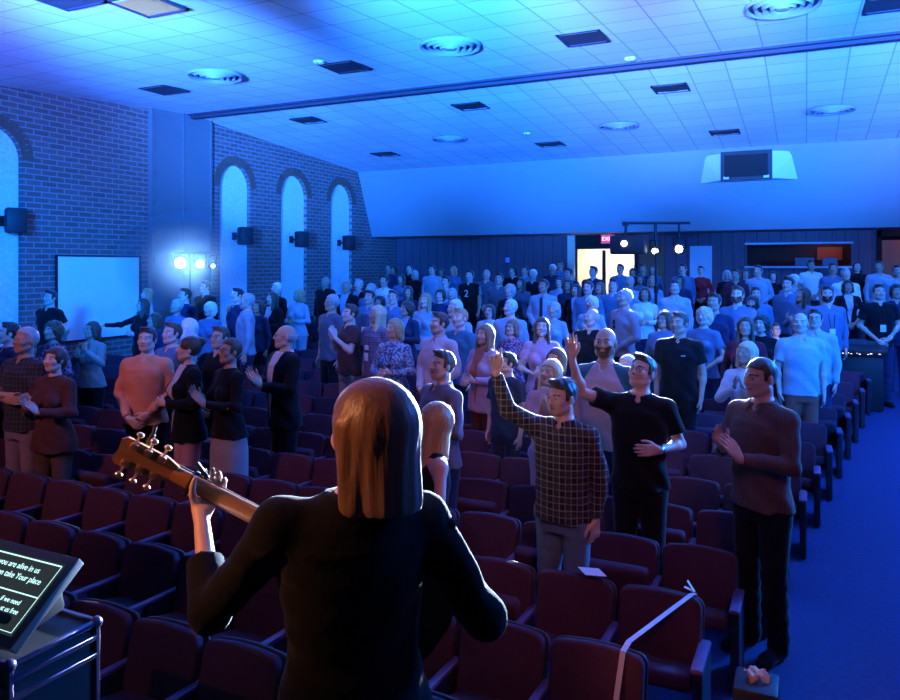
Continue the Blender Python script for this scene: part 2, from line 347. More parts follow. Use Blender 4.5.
# wall loudspeakers on the arches
for y, z, d in [(8.2, 3.15, 'cut off at the left picture edge'), (13.9, 3.09, 'in the tallest looking arch'), (16.1, 3.08, 'in the middle arch'), (18.35, 3.05, 'in the arch nearest the back corner')]:
    r = empty('wall_speaker', (WX-.1, y, z), 'black loudspeaker on a wall bracket, %s' % d, 'loudspeaker', 'loudspeakers on the arch panels')
    MB().box((.38, -.02, 0), (.26, .30, .42), Matrix.Rotation(R(-28), 3, 'Z'), .02).build('speaker_cabinet', M_black, r)
    MB().cyl((0, 0, 0), (.28, 0, 0), .025).box((.02, 0, 0), (.03, .14, .18)).build('bracket', M_metal, r)
    q = Matrix.Rotation(R(-28), 3, 'Z'); MB().box(Vector((.38, -.02, 0))+q @ Vector((0, -.153, 0)), (.22, .012, .37), q).build('grille', M_dark, r)
# white screen
r = empty('projection_screen', (WX+.05, (9.11+10.95)/2, 1.0), 'large blank white screen hanging on the brick wall', 'screen')
MB().box((0, 0, .78), (.02, 1.84, 1.56)).build('screen_surface', mat('white_screen', (.85, .87, .88), .7), r)
mb = MB()
for s_ in (-1, 1): mb.box((.005, s_*.93, .78), (.04, .03, 1.62))
mb.box((.005, 0, 1.57), (.04, 1.88, .03)).box((.005, 0, -.01), (.04, 1.88, .03)).build('screen_frame', M_black, r)
mb = MB(); mb.poly([(NX+4, -3, -.1), (NX+4, YR, -.1), (NX+4, YR, 5.9), (NX+4, -3, 5.9)]); struct('wall_right', mb, M_brick)
# small lit wall lamp and exit sign at the back
x = at_back(508, YR); r = empty('wall_sconce', (x, YR, zpx(508, 260, YR)), 'small pale wall lamp on the rear wood panelling', 'wall lamp')
MB().box((0, -.05, 0), (.12, .08, .16), None, .02).build('lamp_shade', mat('sconce', (.3, .5, .9), .5), r); MB().box((0, -.01, 0), (.07, .03, .22)).build('mount', M_metal, r)
x = at_back(606, YB); r = empty('exit_sign', (x, YB+.2, 2.98), 'red lit exit sign hanging before the lobby doors', 'sign')
MB().box((0, 0, .13), (.36, .05, .24), None, .008).build('sign_box', mat('exit_box', (.5, .12, .14), .5, 0, (1, .10, .14), .5), r)
def text(body, size, m, parent, loc, rot, name, ext=.002, align='CENTER'):
    c = bpy.data.curves.new(name, 'FONT'); c.body = body; c.size = size; c.extrude = ext; c.align_x = align; c.align_y = 'CENTER'; c.materials.append(m)
    t_ = bpy.data.objects.new(name, c); COL.objects.link(t_); me = bpy.data.meshes.new_from_object(t_); bpy.data.objects.remove(t_); o = bpy.data.objects.new(name, me); COL.objects.link(o); o.parent = parent; o.location = loc; o.rotation_euler = rot; return o
text('EXIT', .15, mat('exit_letters', (1, .8, .8), .5, 0, (1, .75, .75), 1.5), r, (0, -.03, .13), (R(90), 0, 0), 'sign_letters')
MB().cyl((0, 0, .25), (0, 0, .32), .012).build('sign_stem', M_metal, r)

# ------------------------------------------------------------------ lamp stands
def lens(color, es): return mat('lamp_lens', (1, 1, 1), .3, 0, color, es)
def par_can(parent, loc, target, rad, color, es, watts, name, label):
    """a lamp can hung from a bar: body, lens, yoke; its light is its own"""
    r = empty('stage_lamp', loc, label, 'stage light', 'lamps on the stands')
    q = (Vector(target)-Vector(loc)).to_track_quat('-Z', 'Y').to_matrix(); 
    MB().lathe([(0, .26), (rad*.6, .25), (rad*.95, .14), (rad, 0), (rad*1.08, -.03), (rad*1.0, -.03), (rad*.95, .0)], rot=q).build('lamp_can', M_metal, r)
    MB().lathe([(0, -.012), (rad*.55, -.008), (rad*.72, 0)], rot=q).build('lamp_glass', lens(color, es), r)
    up = Vector((0, 0, 1)); sd = (q @ Vector((1, 0, 0)))
    MB().tube([sd*rad*1.15+q @ Vector((0, 0, .08)), sd*rad*1.15+Vector((0, 0, .2)), -sd*rad*1.15+Vector((0, 0, .2)), -sd*rad*1.15+q @ Vector((0, 0, .08))], .012).cyl((0, 0, .2), (0, 0, .49 if abs(loc[2]-2.67) < .12 and loc[1] > 13 else .22), .02).build('yoke', M_metal, r)
    if watts:
        d = spot('beam', Vector(loc)+(q @ Vector((0, 0, -.06))), target, (.55, .72, 1.0), watts, 70 if loc[0] < -8 else 15, .8, rad*.8); d.parent = None
    return r
vr = Vector((math.cos(THETA), math.sin(THETA), 0)); vf = Vector((-math.sin(THETA), math.cos(THETA), 0))
def stand(name, base, zc_top, label, bar):
    r = empty(name, base, label, 'lighting stand'); h = zc_top-base[2]
    MB().cyl((0, 0, .1), (0, 0, h*.55), .028).build('lower_pole', M_metal, r); MB().cyl((0, 0, h*.5), (0, 0, h), .02).build('upper_pole', M_metal, r)
    MB().cyl((0, 0, h*.52), (0, 0, h*.57), .04).build('clamp_collar', M_metal, r)
    for k in range(3):
        a = 2*math.pi*k/3+.4; MB().cyl((0, 0, h*.28), (.5*math.cos(a), .5*math.sin(a), .02), .014).build('leg', M_metal, r)
    a, b = bar; MB().cyl(vr*a+Vector((0, 0, h)), vr*b+Vector((0, 0, h)), .026).build('crossbar', M_metal, r); return r
def wp(px, py, zc):
    tt = (px-450)/745; return Vector((zc*(-math.sin(THETA)+math.cos(THETA)*tt), zc*(math.cos(THETA)+math.sin(THETA)*tt), CAMZ-(py-265)/745*zc))
ZL = 13.6; P = wp(656, 223, ZL); stand('lighting_stand', (P.x, P.y, floor_z(P.y)), P.z, 'tall black lamp stand with crossbar rising from the crowd right of centre', (-.62, .62))
LENS = (.95, .98, .85)
par_can(None, wp(655, 251, ZL), (-1.2, 5.0, 1.68), .075, LENS, 9, 110000, '', 'lit round lamp in the middle of the crossbar stand')
par_can(None, wp(679, 249, ZL), (-2.6, 6.0, 1.85), .095, (1, 1, .72), 12, 80000, '', 'brightest lamp, rightmost on the crossbar stand')
r = empty('moving_light', wp(612, 244, ZL), 'black boxy lamp housing left of the crossbar stand', 'stage light'); MB().box((.30, 0, -.02), (.62, .3, .34), None, .03).build('lamp_housing', M_black, r); MB().lathe([(0, 0), (.045, .004), (.055, .03)], (.26, -.16, 0), 24, Matrix.Rotation(R(90), 3, 'X')).build('lamp_glass', lens((.95, .98, .85), 5), r); MB().cyl((.25, 0, .15), (.25, 0, .36), .025).box((.25, 0, .36), (.1, .08, .08)).build('clamp', M_metal, r)
Z2 = 14.6; P = wp(190, 258, Z2); stand('lighting_stand', (P.x, P.y, floor_z(P.y)), P.z+.1, 'dim lamp stand by the dark pilaster at left', (-.35, .5))
par_can(None, wp(180, 263, Z2), (0, 0, 2.3), .135, (.75, .9, 1), 26, 320, '', 'brightest blue white lamp before the pilaster, leftmost of that stand')
par_can(None, wp(200, 264, Z2), (-1, 0, 2.3), .10, (.75, .9, 1), 18, 200, '', 'second blue white lamp on the stand before the pilaster')
par_can(None, wp(213, 266, Z2), (3, 3, 2.3), .06, (.5, .7, 1), 6, 0, '', 'small dim lamp at the right end of the stand before the pilaster')

# stage haze caught in the light of the left lamps
M_haze = bpy.data.materials.new('stage_haze'); M_haze.use_nodes = True; nt = M_haze.node_tree; nt.nodes.remove(nt.nodes['Principled BSDF'])
pv = nt.nodes.new('ShaderNodeVolumePrincipled'); pv.inputs['Density'].default_value = .14; pv.inputs['Anisotropy'].default_value = .35; pv.inputs['Color'].default_value = (.35, .7, 1, 1)
nt.links.new(pv.outputs[0], nt.nodes['Material Output'].inputs['Volume'])
hz = MB().sph((0, 0, 0), 1.15, 24, (1.2, 1, .85)).build('haze', M_haze); hz.location = wp(186, 262, Z2-.55); tag(hz, 'faint blue haze glowing around the lamps before the pilaster', 'haze', None, 'stuff')

# x, y, height, look code, turn towards picture left in degrees, label
PEOPLE = [
(-7.67,5.12,1.774,'m cross short black long navy black',-30,'man in dark shirt with folded arms cut off at the left picture edge'),
(-6.39,4.42,1.835,'m cross grey_short grey plaid navy_plaid lilac',-20,'grey haired man in dark checked shirt with crossed arms at far left'),
(-10.86,7.94,1.856,'m behind short black short black black',-25,'man in black polo standing by the wall left of the white screen'),
(-7.92,5.82,1.713,'f clasp curly brown long floral black',-25,'woman with curly dark hair and floral blouse behind the clapping dark jacket woman'),
(-5.99,4.42,1.673,'f clap bob_back brown jacket maroon_brown brown',-15,'woman in dark jacket clapping near the left picture edge'),
(-8.14,6.53,1.641,'f chin bob brown long sage black',-10,'woman with bobbed hair and glasses holding her hands to her chin'),
(-5.63,5.12,1.793,'m clasp short black long orange black',5,'man in bright orange sweater with his hands clasped low'),
(-9.6,8.64,1.68,'f reach long brown long black black',-30,'woman in dark top stretching one arm out across the white screen'),
(-11.07,10.05,1.693,'f down long blonde long paleblue black',-40,'fair haired woman close beside the one stretching out an arm'),
(-8.6,7.94,1.554,'f down bob brown long navy black',-25,'woman with dark bob just behind the orange sweater man'),
(-6.05,5.82,1.763,'m down short brown long blue navy',-30,'man in blue shirt right behind the orange sweater man\'s shoulder'),
(-8.87,8.64,1.678,'f down grey_short grey long blue navy',-25,'grey haired person standing under the left stage lamps'),
(-6.54,6.53,1.728,'f down long white long paleblue navy',-60,'woman with shining white hair and pale top behind the black cardigan woman'),
(-5.12,5.12,1.729,'f clasphigh bun brown jacket black_white pink',-50,'woman with hair bun in black cardigan over pale top, hands together'),
(-7.44,7.23,1.282,'f down curly brown long maroon black',-20,'woman mostly hidden between orange sweater man and black cardigan woman'),
(-8.19,8.64,1.646,'f down curly white short blue navy',-20,'woman with curly white hair and light blue shirt left of the tall arch'),
(-9.41,9.35,1.779,'m down short brown long navy navy',-25,'dim man in the shadow below the left stage lamps'),
(-10.3,10.76,1.772,'m down short brown long black navy',-25,'tall dim man in dark top right of the left stage lamps'),
(-5.39,5.82,1.744,'m clasp short brown short black black',-20,'man in black crew neck top left of the woman in glasses and pale skirt'),
(-4.63,5.12,1.732,'f clap grey_short brown long black pinkgrey',-45,'short haired woman in glasses, black top and pale skirt'),
(-7.48,8.64,1.794,'m down grey_short grey long paleblue navy',-70,'big man in pale dress shirt with arms hanging, in front of the first arch'),
(-8.29,9.35,1.794,'m down short black long navy black',-45,'dark haired man just left of the big man in the pale dress shirt'),
(-8.62,10.76,1.77,'m down grey_short white jacket black_blue black',-40,'white haired man in dark jacket between the first and second arch'),
(-8.14,10.05,1.664,'f clasphigh long brown jacket black_white black',-20,'woman in black jacket open over a white shirt, hands together'),
(-8.13,10.76,1.651,'f clasphigh bob blonde long paleblue paleblue',-20,'woman in pale cardigan in front of the second arch'),
(-4.57,5.82,1.792,'m clap bald grey suit black_white black',-45,'bald man in glasses and black suit clapping'),
(-7.86,9.35,1.609,'f down bob brown long navy black',-20,'dim woman between big pale shirt man and black jacket woman'),
(-9.04,12.88,1.73,'m down bald grey long black black',-20,'man with bare forehead in dark top between second and third arch'),
(-5.97,8.64,1.805,'m down grey_short grey short slate black',-45,'grey haired man in glasses and dark polo below the third arch'),
(-5.21,7.94,1.761,'m pray short brown short maroon_brown khaki',-55,'man with balding forehead holding clasped hands at his mouth'),
(-7.58,11.46,1.758,'m down bald grey jacket black_blue black',-20,'bald man in dark jacket in front of the third arch'),
(-7.78,12.17,1.726,'m down short grey jacket black_blue black',-25,'man in dark jacket with pale collar right of the third arch'),
(-6.22,10.05,1.726,'m down short black long blue navy',-30,'dark haired man in blue shirt behind the long haired badge wearer'),
(-6.46,10.76,1.556,'f down curly black long navy black',-20,'woman with big dark hair behind the long haired badge wearer'),
(-4.81,7.94,1.758,'m down long lightblonde plaid plum_plaid black',-40,'person with long fair hair, checked shirt and name badges'),
(-4.15,7.23,1.709,'f clasphigh bob blonde long floralblue navy',-30,'person in floral shirt half hidden behind the long haired badge wearer'),
(-7.62,12.88,1.759,'m down short brown long white navy',-20,'man in white shirt near the back left corner'),
(-9.99,17.11,1.756,'m down short black long navy black',-20,'leftmost person of the very last row in dark top'),
(-10.22,17.81,1.662,'f down bob brown long blue black',-20,'second person from the left in the very last row'),
(-9.36,17.11,1.756,'m down short black long black black',-20,'tall person in black at the left of the back row'),
(-8.83,16.4,1.645,'f down bob grey long black black',-20,'person with pale hair and black top in the back left rows'),
(-8.41,14.99,1.643,'f down long brown long blue navy',-20,'long haired woman in blue right of the white shirt man at back left'),
(-6.68,12.17,1.605,'f down long brown long navy navy',-20,'long haired woman in navy above the dark jacket clapping woman'),
(-5.79,10.05,1.732,'m down short brown short blue navy',-20,'man in blue tee right behind the long fair haired badge wearer'),
(-5.17,9.35,1.649,'f clap curly brown jacket navy_blue navy',-25,'woman in dark blue jacket clapping left of the pale pink dress shirt man'),
(-7.07,11.46,1.709,'m down grey_short grey long blue navy',-20,'small distant person seen right beside the third arch'),
(-5.23,10.05,1.695,'f down long blonde long paleblue navy',-30,'woman with long fair hair and pale top above the pale pink dress shirt'),
(-3.6,7.23,1.791,'m clasp short brown long pinkwhite navy',-45,'man in pale pink dress shirt with clasped hands'),
(-4.07,8.64,1.772,'m down grey_short white long paleblue navy',-25,'white haired man seen behind the teal tee shirt man'),
(-3.68,7.94,1.749,'m down short blonde short teal navy',-40,'young man with swept fair hair in plain teal tee shirt'),
(-8.33,16.4,1.77,'m down short brown long paleblue navy',-20,'man in light blue shirt in the back row left of the numbered jersey'),
(-8.43,17.11,1.653,'f down long brown long blue navy',-20,'woman in the back row two heads left of the numbered jersey'),
(-8.42,17.81,1.663,'f down bob blonde long blue navy',-20,'person with round pale hair in the back row left of the numbered jersey'),
(-6.26,12.88,1.748,'m down short black short paleblue navy',-20,'man in light tee one row below the back row, left of the numbered jersey'),
(-6.38,14.29,1.782,'m down short black jersey jersey black',-20,'person in dark sports jersey with a white number'),
(-6.29,14.99,1.763,'m clasp bald grey short slate navy',-20,'bald man in dark tee right of the numbered jersey'),
(-5.67,11.46,1.62,'f down curly brown long navy navy',-20,'woman with dark curls behind the pale pink dress shirt man'),
(-5.78,12.17,1.58,'f down bob grey long blue navy',-20,'woman in blue behind the teal tee shirt man and left of jersey'),
(-3.06,7.23,1.68,'f clasphigh long lightbrown jacket pink_rust maroon_brown',-50,'woman looking up in pink vest over a rust top'),
(-5.43,13.58,1.766,'m down short black long slate navy',-20,'dark haired man right of the bald man in dark tee'),
(-6.2,16.4,1.747,'m down curly black long black black',-20,'person with big black hair in the back row under the wall lamp'),
(-6.16,17.11,1.705,'m down short brown long blue navy',-20,'man in the back row left of the lit white haired head'),
(-5.22,14.99,1.766,'m down grey_short white long black black',-30,'man with brightly lit white hair and black top in the back rows'),
(-4.67,12.17,1.664,'f down curly grey long black black',-15,'woman with curly grey hair and black top above the white haired man'),
(-5.23,14.29,1.623,'f down long brown long slate navy',-20,'long haired woman between curly grey woman and man in tie'),
(-3.58,9.35,1.709,'m down grey_short white long paleblue navy',-30,'white haired man in pale blue shirt'),
(-4.17,10.05,1.551,'f down bob brown jacket white_blue navy',-20,'woman in glasses with white cardigan left of the white haired man'),
(-3.29,8.64,1.54,'f clap bob lightbrown short pinkfloral navy',-35,'woman in glasses and pink patterned top behind the navy tee youth'),
(-4.05,12.17,1.756,'m clasp short brown tie paleblue navy',-25,'broad man in white shirt and dark tie'),
(-3.2,10.05,1.601,'f down curly grey long paleblue navy',-30,'older woman with short grey curls right below the man in tie'),
(-2.66,7.94,1.674,'f clasphigh longer brown short pinktee black',-10,'young woman with long dark hair and pale pink tee'),
(-5.47,17.11,1.754,'m down grey_short white long navy black',-20,'man with lit white hair near the lobby door\'s left edge'),
(-5.71,18.52,1.752,'m down short brown long blue black',-20,'tall man in the back row just left of the lobby doors'),
(-4.66,15.7,1.745,'m down short black long navy black',-20,'man in dark top partly covering the lobby door\'s left jamb'),
(-4.43,14.29,1.648,'f down bob brown long paleblue navy',-20,'woman in light v neck top below the lobby door\'s left jamb'),
(-4.03,13.58,1.66,'f down long brown long navy navy',-20,'woman in dark cardigan right of the light v neck woman'),
(-3.68,12.88,1.623,'f down longer brown jacket black_blue black',-20,'woman with long dark hair parted below the left lobby door leaf'),
(-4.11,15.7,1.789,'m down short black long navy black',-25,'dark haired man outlined against the left lobby door leaf'),
(-3.85,17.11,1.753,'m down short black long blue navy',-25,'tall man outlined against the right lobby door leaf'),
(-3.7,17.81,1.618,'f down curly black long navy navy',-20,'person with dark curls beside the lobby door\'s right jamb'),
(-3.27,12.17,1.729,'m down short brown long blue navy',-20,'man in blue below the man outlined against the left door leaf'),
(-3.43,13.58,1.61,'f down long lightbrown long paleblue navy',-20,'long haired woman in light top below the door\'s middle post'),
(-3.02,12.88,1.717,'m down short black long blue navy',-20,'man left of the light tee, in front of the right lobby door leaf'),
(-2.85,10.76,1.621,'f down curly white long paleblue navy',-20,'white haired person directly behind the smiling man in black tee'),
(-2.29,8.64,1.701,'m down bald grey short black black',-30,'smiling balding man in black tee with brightly lit scalp'),
(-1.43,5.82,1.876,'m down bald brown raglan mauve_teal navy',-25,'bald bearded man in raglan shirt with mauve body and teal sleeves'),
(-2.22,10.05,1.797,'m clasp grey_short grey long dustyrose navy',-60,'big grey man in loose shirt with sunglasses hung at his collar'),
(-3.33,17.11,1.752,'m down short brown long navy black',-20,'person left of the lamp stand in the back row'),
(-3.36,18.52,1.65,'f down long brown long blue navy',-20,'woman in blue directly behind the lamp stand pole'),
(-2.34,12.17,1.642,'f clasphigh bob brown long white navy',-20,'woman in white top left of the lamp stand pole'),
(-3.12,15.7,1.623,'f down bob black long blue navy',-20,'woman with black bob above the woman in white top'),
(-2.89,13.58,1.724,'m down grey_short grey short paleblue navy',-30,'man in light tee above the big man with sunglasses'),
(-1.57,9.35,1.602,'f down bob brown long blue navy',-25,'woman in glasses and v neck top just right of the lamp stand'),
(-1.18,7.94,1.77,'m down short brown polo black black',-25,'broad man in black polo with small white chest logo'),
(-1.11,9.35,1.662,'f clasp curly lightblonde short blue navy',-45,'older woman with short pale hair and blue v neck top'),
(-2.16,17.81,1.667,'f clasp short black long red black',-20,'person in long sleeved red top in front of the pale door'),
(-2.46,17.11,1.752,'m down short black long blue navy',-20,'man left of the red top in the back row'),
(-1.87,12.17,1.758,'m down short brown long paleblue navy',-20,'large man in pale shirt right of the lamp stand'),
(-1.06,10.05,1.762,'m down short black long navy navy',-20,'dark haired boy in dark shirt right of the pale haired older woman'),
(-1.8,18.52,1.274,'f down bob black short pink black',-20,'small girl in pink top behind the dark haired boy'),
(-0.84,10.76,1.792,'m clasphigh short brown long blue navy',-40,'bearded man in blue shirt with rolled sleeves smiling'),
(-2.74,14.99,1.633,'f down bob blonde long paleblue navy',-20,'woman in light top one row below the woman behind the lamp pole'),
(-1.54,17.11,1.622,'f down bob grey long black black',-20,'small distant person left of the sound booth window'),
(-1.25,15.7,1.731,'m down short black long maroon black',-20,'small distant person in dark red left of the booth window'),
(-1.21,17.81,1.6,'f down long brown long navy black',-20,'small distant woman at the booth window\'s left end'),
(-2.21,14.99,1.656,'f down long brown long navy navy',-20,'woman behind the large pale shirt man near the lamps'),
(-0.88,16.4,1.77,'m clasp short brown long paleblue navy',-30,'tall man in light shirt below the left end of the booth window'),
(-0.7,11.46,1.589,'f down curly black long navy navy',-35,'smiling woman with dark curls right of the bearded man'),
(-0.59,8.64,1.657,'f down longer brown long maroon black',-30,'woman with long dark hair and maroon top'),
(-0.47,9.35,1.585,'f down curly black long black black',-30,'woman with big black hair beside the maroon top woman'),
(-0.35,10.76,1.309,'f down short black long white black',10,'child with a brightly lit face between dark haired woman and blue shirt man'),
(-0.26,12.88,1.77,'m down short black long blue navy',-45,'tall young man in light blue shirt looking to the left'),
(-0.05,12.17,1.671,'f clap long brown long blue navy',-60,'woman with dark hair leaning left above the tall blue shirt man'),
(0.1,18.52,1.761,'m clasp short brown short white navy',-10,'broad man in white tee below the booth window'),
(0.5,17.11,1.771,'m down short brown short blue navy',-20,'man in blue tee right of the broad man in white tee'),
(0.27,11.46,1.744,'m down short black long blue navy',-10,'bearded man with lanyard and pale badge'),
(-0.05,8.64,1.715,'m down bald brown short_shirt paleblue rust',-15,'man in pale blue rolled sleeve shirt with arms down, near the aisle'),
(0.09,9.35,1.668,'m down short black long paleblue navy',-30,'man in glasses right behind the pale blue rolled sleeve shirt'),
(-0.63,17.11,1.603,'f down long black long black black',-20,'woman in black under the middle of the booth window'),
(-0.19,14.29,1.73,'m down cap white long blue navy',-20,'person in white cap below the booth window'),
(-0.68,12.17,1.663,'m down short brown long blue navy',-20,'dim man behind the smiling woman with dark curls'),
(0.67,15.7,1.754,'m down short grey long white navy',-15,'man in white shirt behind the woman with black vest'),
(0.64,14.29,1.633,'f clasp bob black vest black_white black',-10,'woman with dark bob in black vest over a white blouse'),
(1.01,18.52,1.737,'f down long black long black black',-20,'woman in black right of the booth window'),
(1.37,17.81,1.773,'m down short brown long paleblue navy',-15,'man in light shirt in front of the brown side door'),
(0.94,12.17,1.726,'m clasp short black short_lanyard black navy',-15,'man in black tee with badge and wristband at the aisle'),
(1.56,16.4,1.77,'m down short black long paleblue navy',-20,'dark haired man in light shirt cut off at the right picture edge'),
(1.22,12.88,1.676,'m down curly black long navy navy',-20,'person in dark top cut off at right edge beside the badge man'),
(-2.53,5.12,1.728,'m clasphigh short brown long slate2 navy',-50,'man in grey purple shirt behind the long blonde haired woman'),
(-1.89,3.71,1.635,'f clasphigh longer blonde tank black slate',-75,'woman with long wavy blonde hair in a dark sleeveless top'),
(-2.54,6.53,1.532,'m down short black short_logo navy navy',-45,'dark haired youth in navy tee behind the raised plaid arm'),
(-1.88,5.82,1.599,'f pray hood lightblonde long pinkscarf pink',-25,'woman with pale straight hair and pink scarf, hands together'),
(-2.06,6.53,1.593,'f down bob brown long plum navy',-30,'person whose head shows just above the pink scarf woman'),
(-1.42,6.53,1.562,'f down grey_short grey long blue navy',-30,'person whose hair shows behind the man raising his arm'),
(-0.49,7.23,1.614,'f pray longbob lightblonde long pinkwhite navy',-45,'woman with shoulder length pale hair in pink shirt clapping'),
]

# ------------------------------------------------------------------ auditorium seats
PITCH = .705; SW = .465
M_seat = vary(mat('maroon_upholstery', (.062, .020, .038), .9, 0, None, 0, .2), (.062, .020, .038), .22, 30, .35, .004, 180)
M_shell = mat('seat_shell', (.035, .028, .035), .45)
M_arm = mat('arm_pad', (.11, .055, .13), .4, 0, None, 0, .35)
M_std = mat('seat_standard', (.03, .028, .04), .5, .3)
def outline(w, h, r, crown=.012, n=5):
    """rounded back outline: tight at the foot, rounded shoulders"""
    pts = [(-w/2+.015, 0), (w/2-.015, 0), (w/2, .02)]
    for i in range(n+1):
        a = math.pi/2*i/n; pts.append((w/2-r+r*math.cos(a), h-r+r*math.sin(a)))
    for i in range(1, 6): pts.append((w/2-r-(w-2*r)*i/6, h+crown*math.sin(math.pi*i/6)))
    for i in range(n+1):
        a = math.pi/2*(1+i/n); pts.append((-w/2+r+r*math.cos(a), h-r+r*math.sin(a)))
    pts.append((-w/2, .02)); return pts
def bevelled_prism(ol, depth, M, off):
    t = MB(); t.prism(ol, depth); bm = t.bm
    es = [e for e in bm.edges if abs(e.verts[0].co.z-e.verts[1].co.z) < 1e-6]
    bmesh.ops.bevel(bm, geom=es, offset=off, segments=3, affect='EDGES', profile=.5); bm.transform(M); return t
tiltM = Matrix.Translation((0, -.10, .25)) @ Matrix.Rotation(R(90-13), 4, 'X')
me_back = bevelled_prism(outline(.43, .41, .05), .055, tiltM @ Matrix.Translation((0, 0, -.005)), .018).mesh('backrest', True)
me_shell = bevelled_prism(outline(.44, .44, .05), .02, Matrix.Translation((0, -.09, .215)) @ Matrix.Rotation(R(90-13), 4, 'X') @ Matrix.Translation((0, 0, -.03)), .006).mesh('back_shell', True)
def pan(a0, z0, y0, L):
    t = MB(); t.box((0, 0, 0), (.40, L, .085), None, .03, 3); t.bm.transform(Matrix.Translation((0, y0, z0)) @ Matrix.Rotation(R(a0), 4, 'X') @ Matrix.Translation((0, -L/2, 0))); return t.mesh('seat_pan', True)
me_pan_open = pan(-14, .30, -.10, .27); me_pan_up = pan(-68, .27, -.13, .30)
def arm_mesh(x, end=False):
    t = MB(); t.box((x, -.235, .455), (.045 if not end else .06, .37, .028), Matrix.Rotation(R(-3), 3, 'X'), .011, 2); return t.mesh('armrest', True)
me_arm = arm_mesh(-SW/2); me_arm_end = arm_mesh(SW/2, True)
t = MB(); t.box((-SW/2, -.20, .22), (.022, .22, .44), None, .006, 1).box((-SW/2, -.20, .01), (.05, .32, .02)); me_std = t.mesh('standard')
t = MB(); t.box((SW/2, -.21, .225), (.05, .36, .45), None, .012, 2); me_endp = t.mesh('end_panel')
ORD = ['front', 'second', 'third', 'fourth', 'fifth', 'sixth', 'seventh', 'eighth', 'ninth', 'tenth', 'eleventh', 'twelfth', 'thirteenth', 'fourteenth', 'fifteenth', 'sixteenth', 'seventeenth', 'eighteenth', 'nineteenth', 'twentieth', 'twenty-first', 'twenty-second', 'twenty-third', 'twenty-fourth', 'twenty-fifth', 'twenty-sixth', 'twenty-seventh']
def ORDN(i): return ORD[i].replace('front', 'first') if i < 27 else 'far'
def px_of(x, y, z):
    xc = x*math.cos(THETA)+y*math.sin(THETA); zc = -x*math.sin(THETA)+y*math.cos(THETA)
    return 450+xc/zc*745, 265-(z-CAMZ)/zc*745, zc
seats = []
PXY = [(p[0], p[1]) for p in PEOPLE]+[(-1.31, 4.42), (-1.02, 5.12)]
for k in range(-2, 20):
    Y = 4.11+PITCH*k; xe = -.47+.159*(Y-4.11)
    if k == -1: xe = -.63
    x = xe-SW/2; i = 0
    while x > -10.9:
        u, v, zc = px_of(x, Y, floor_z(Y)+.6)
        if u < -28: break
        if u < 925 and v < 728: seats.append((zc, x, Y, k, i == 0, 0, i))
        x -= SW; i += 1
    if k >= 8:                                     # the block right of the aisle
        x = xe+.98+SW/2
        for j in range(4):
            u, v, zc = px_of(x, Y, floor_z(Y)+.6)
            if u < 920: seats.append((zc, x, Y, k, False, 1, j))
            x += SW
seats.sort(key=lambda s: s[0])
stuff = MB()
for n_, (zc, x, Y, k, last, right, idx) in enumerate(seats):
    occ = any(abs(px-x) < .30 and -.75 < py-Y < 0 for px, py in PXY)
    z = floor_z(Y-.2)
    parts = [('backrest', me_back, M_seat), ('back_shell', me_shell, M_shell), ('seat_pan', me_pan_up if occ else me_pan_open, M_seat), ('armrest', me_arm, M_arm), ('standard', me_std, M_std)]
    if last: parts += [('armrest', me_arm_end, M_arm), ('end_panel', me_endp, M_std)]
    if n_ < 300:
        row = ORD[k+2]
        if right: lab, g = 'maroon seat across the aisle, level with the %s row, %s one over' % (row, ORD[idx].replace('front', 'first')), 'seats across the aisle'
        elif last: lab, g = 'maroon auditorium seat with end panel at the aisle end of the %s row' % row, None
        else: lab, g = 'maroon seat in the %s row, %s one in from the aisle end' % (row, ORDN(idx)), 'seats of the %s row' % row
        r = empty('auditorium_seat', (x, Y, z), lab, 'seat', g)
        for nm, me, m in parts: link(nm, me, m, r)
    else:
        for nm, me, m in parts:
            if nm in ('backrest', 'back_shell', 'armrest'):
                t = bmesh.new(); t.from_mesh(me); stuff.merge(t, Matrix.Translation((x, Y, z)))
if len(seats) > 300:
    o = stuff.build('auditorium_seats', M_seat); tag(o, 'maroon seats of the farthest rows, mostly hidden behind the standing crowd', 'seats', None, 'stuff')
print('SEATS', len(seats))

# ------------------------------------------------------------------ figures: signed distance modelling on a graded grid
def V(*a): return np.array(a, float)
def axis(lo, hi, zones, step):
    """zones: (a, b, step) finer or coarser stretches"""
    out = [lo]
    while out[-1] < hi:
        s = step
        for a, b, st in zones:
            if a <= out[-1] < b: s = st
        out.append(out[-1]+s)
    return np.array(out)
class Field:
    def __init__(s, xs, ys, zs):
        s.x, s.y, s.z = xs, ys, zs; s.D = np.full((len(xs), len(ys), len(zs)), 1.0, np.float32)
    def sl(s, lo, hi):
        r = []
        for ax, a, b in zip((s.x, s.y, s.z), lo, hi):
            i = max(0, np.searchsorted(ax, a)-1); j = min(len(ax), np.searchsorted(ax, b)+1); r.append(slice(i, max(j, i)))
        return tuple(r)
    def pts(s, q): return s.x[q[0]][:, None, None], s.y[q[1]][None, :, None], s.z[q[2]][None, None, :]
    def add(s, prim, k=.012):
        f, lo, hi = prim; q = s.sl(lo-k*1.5-.01, hi+k*1.5+.01)
        if any(a.stop <= a.start for a in q): return
        d = f(*s.pts(q)); D = s.D[q]
        h = np.clip(k-np.abs(D-d), 0, None)/max(k, 1e-6); s.D[q] = np.minimum(D, d)-h*h*k*.25
    def cut(s, prim, k=.004):
        f, lo, hi = prim; q = s.sl(lo-.02, hi+.02)
        if any(a.stop <= a.start for a in q): return
        d = -f(*s.pts(q)); D = s.D[q]; h = np.clip(k-np.abs(D-d), 0, None)/k; s.D[q] = np.maximum(D, d)+h*h*k*.25
    def ripple(s, f): s.D += f(s.x[:, None, None], s.y[None, :, None], s.z[None, None, :]).astype(np.float32)
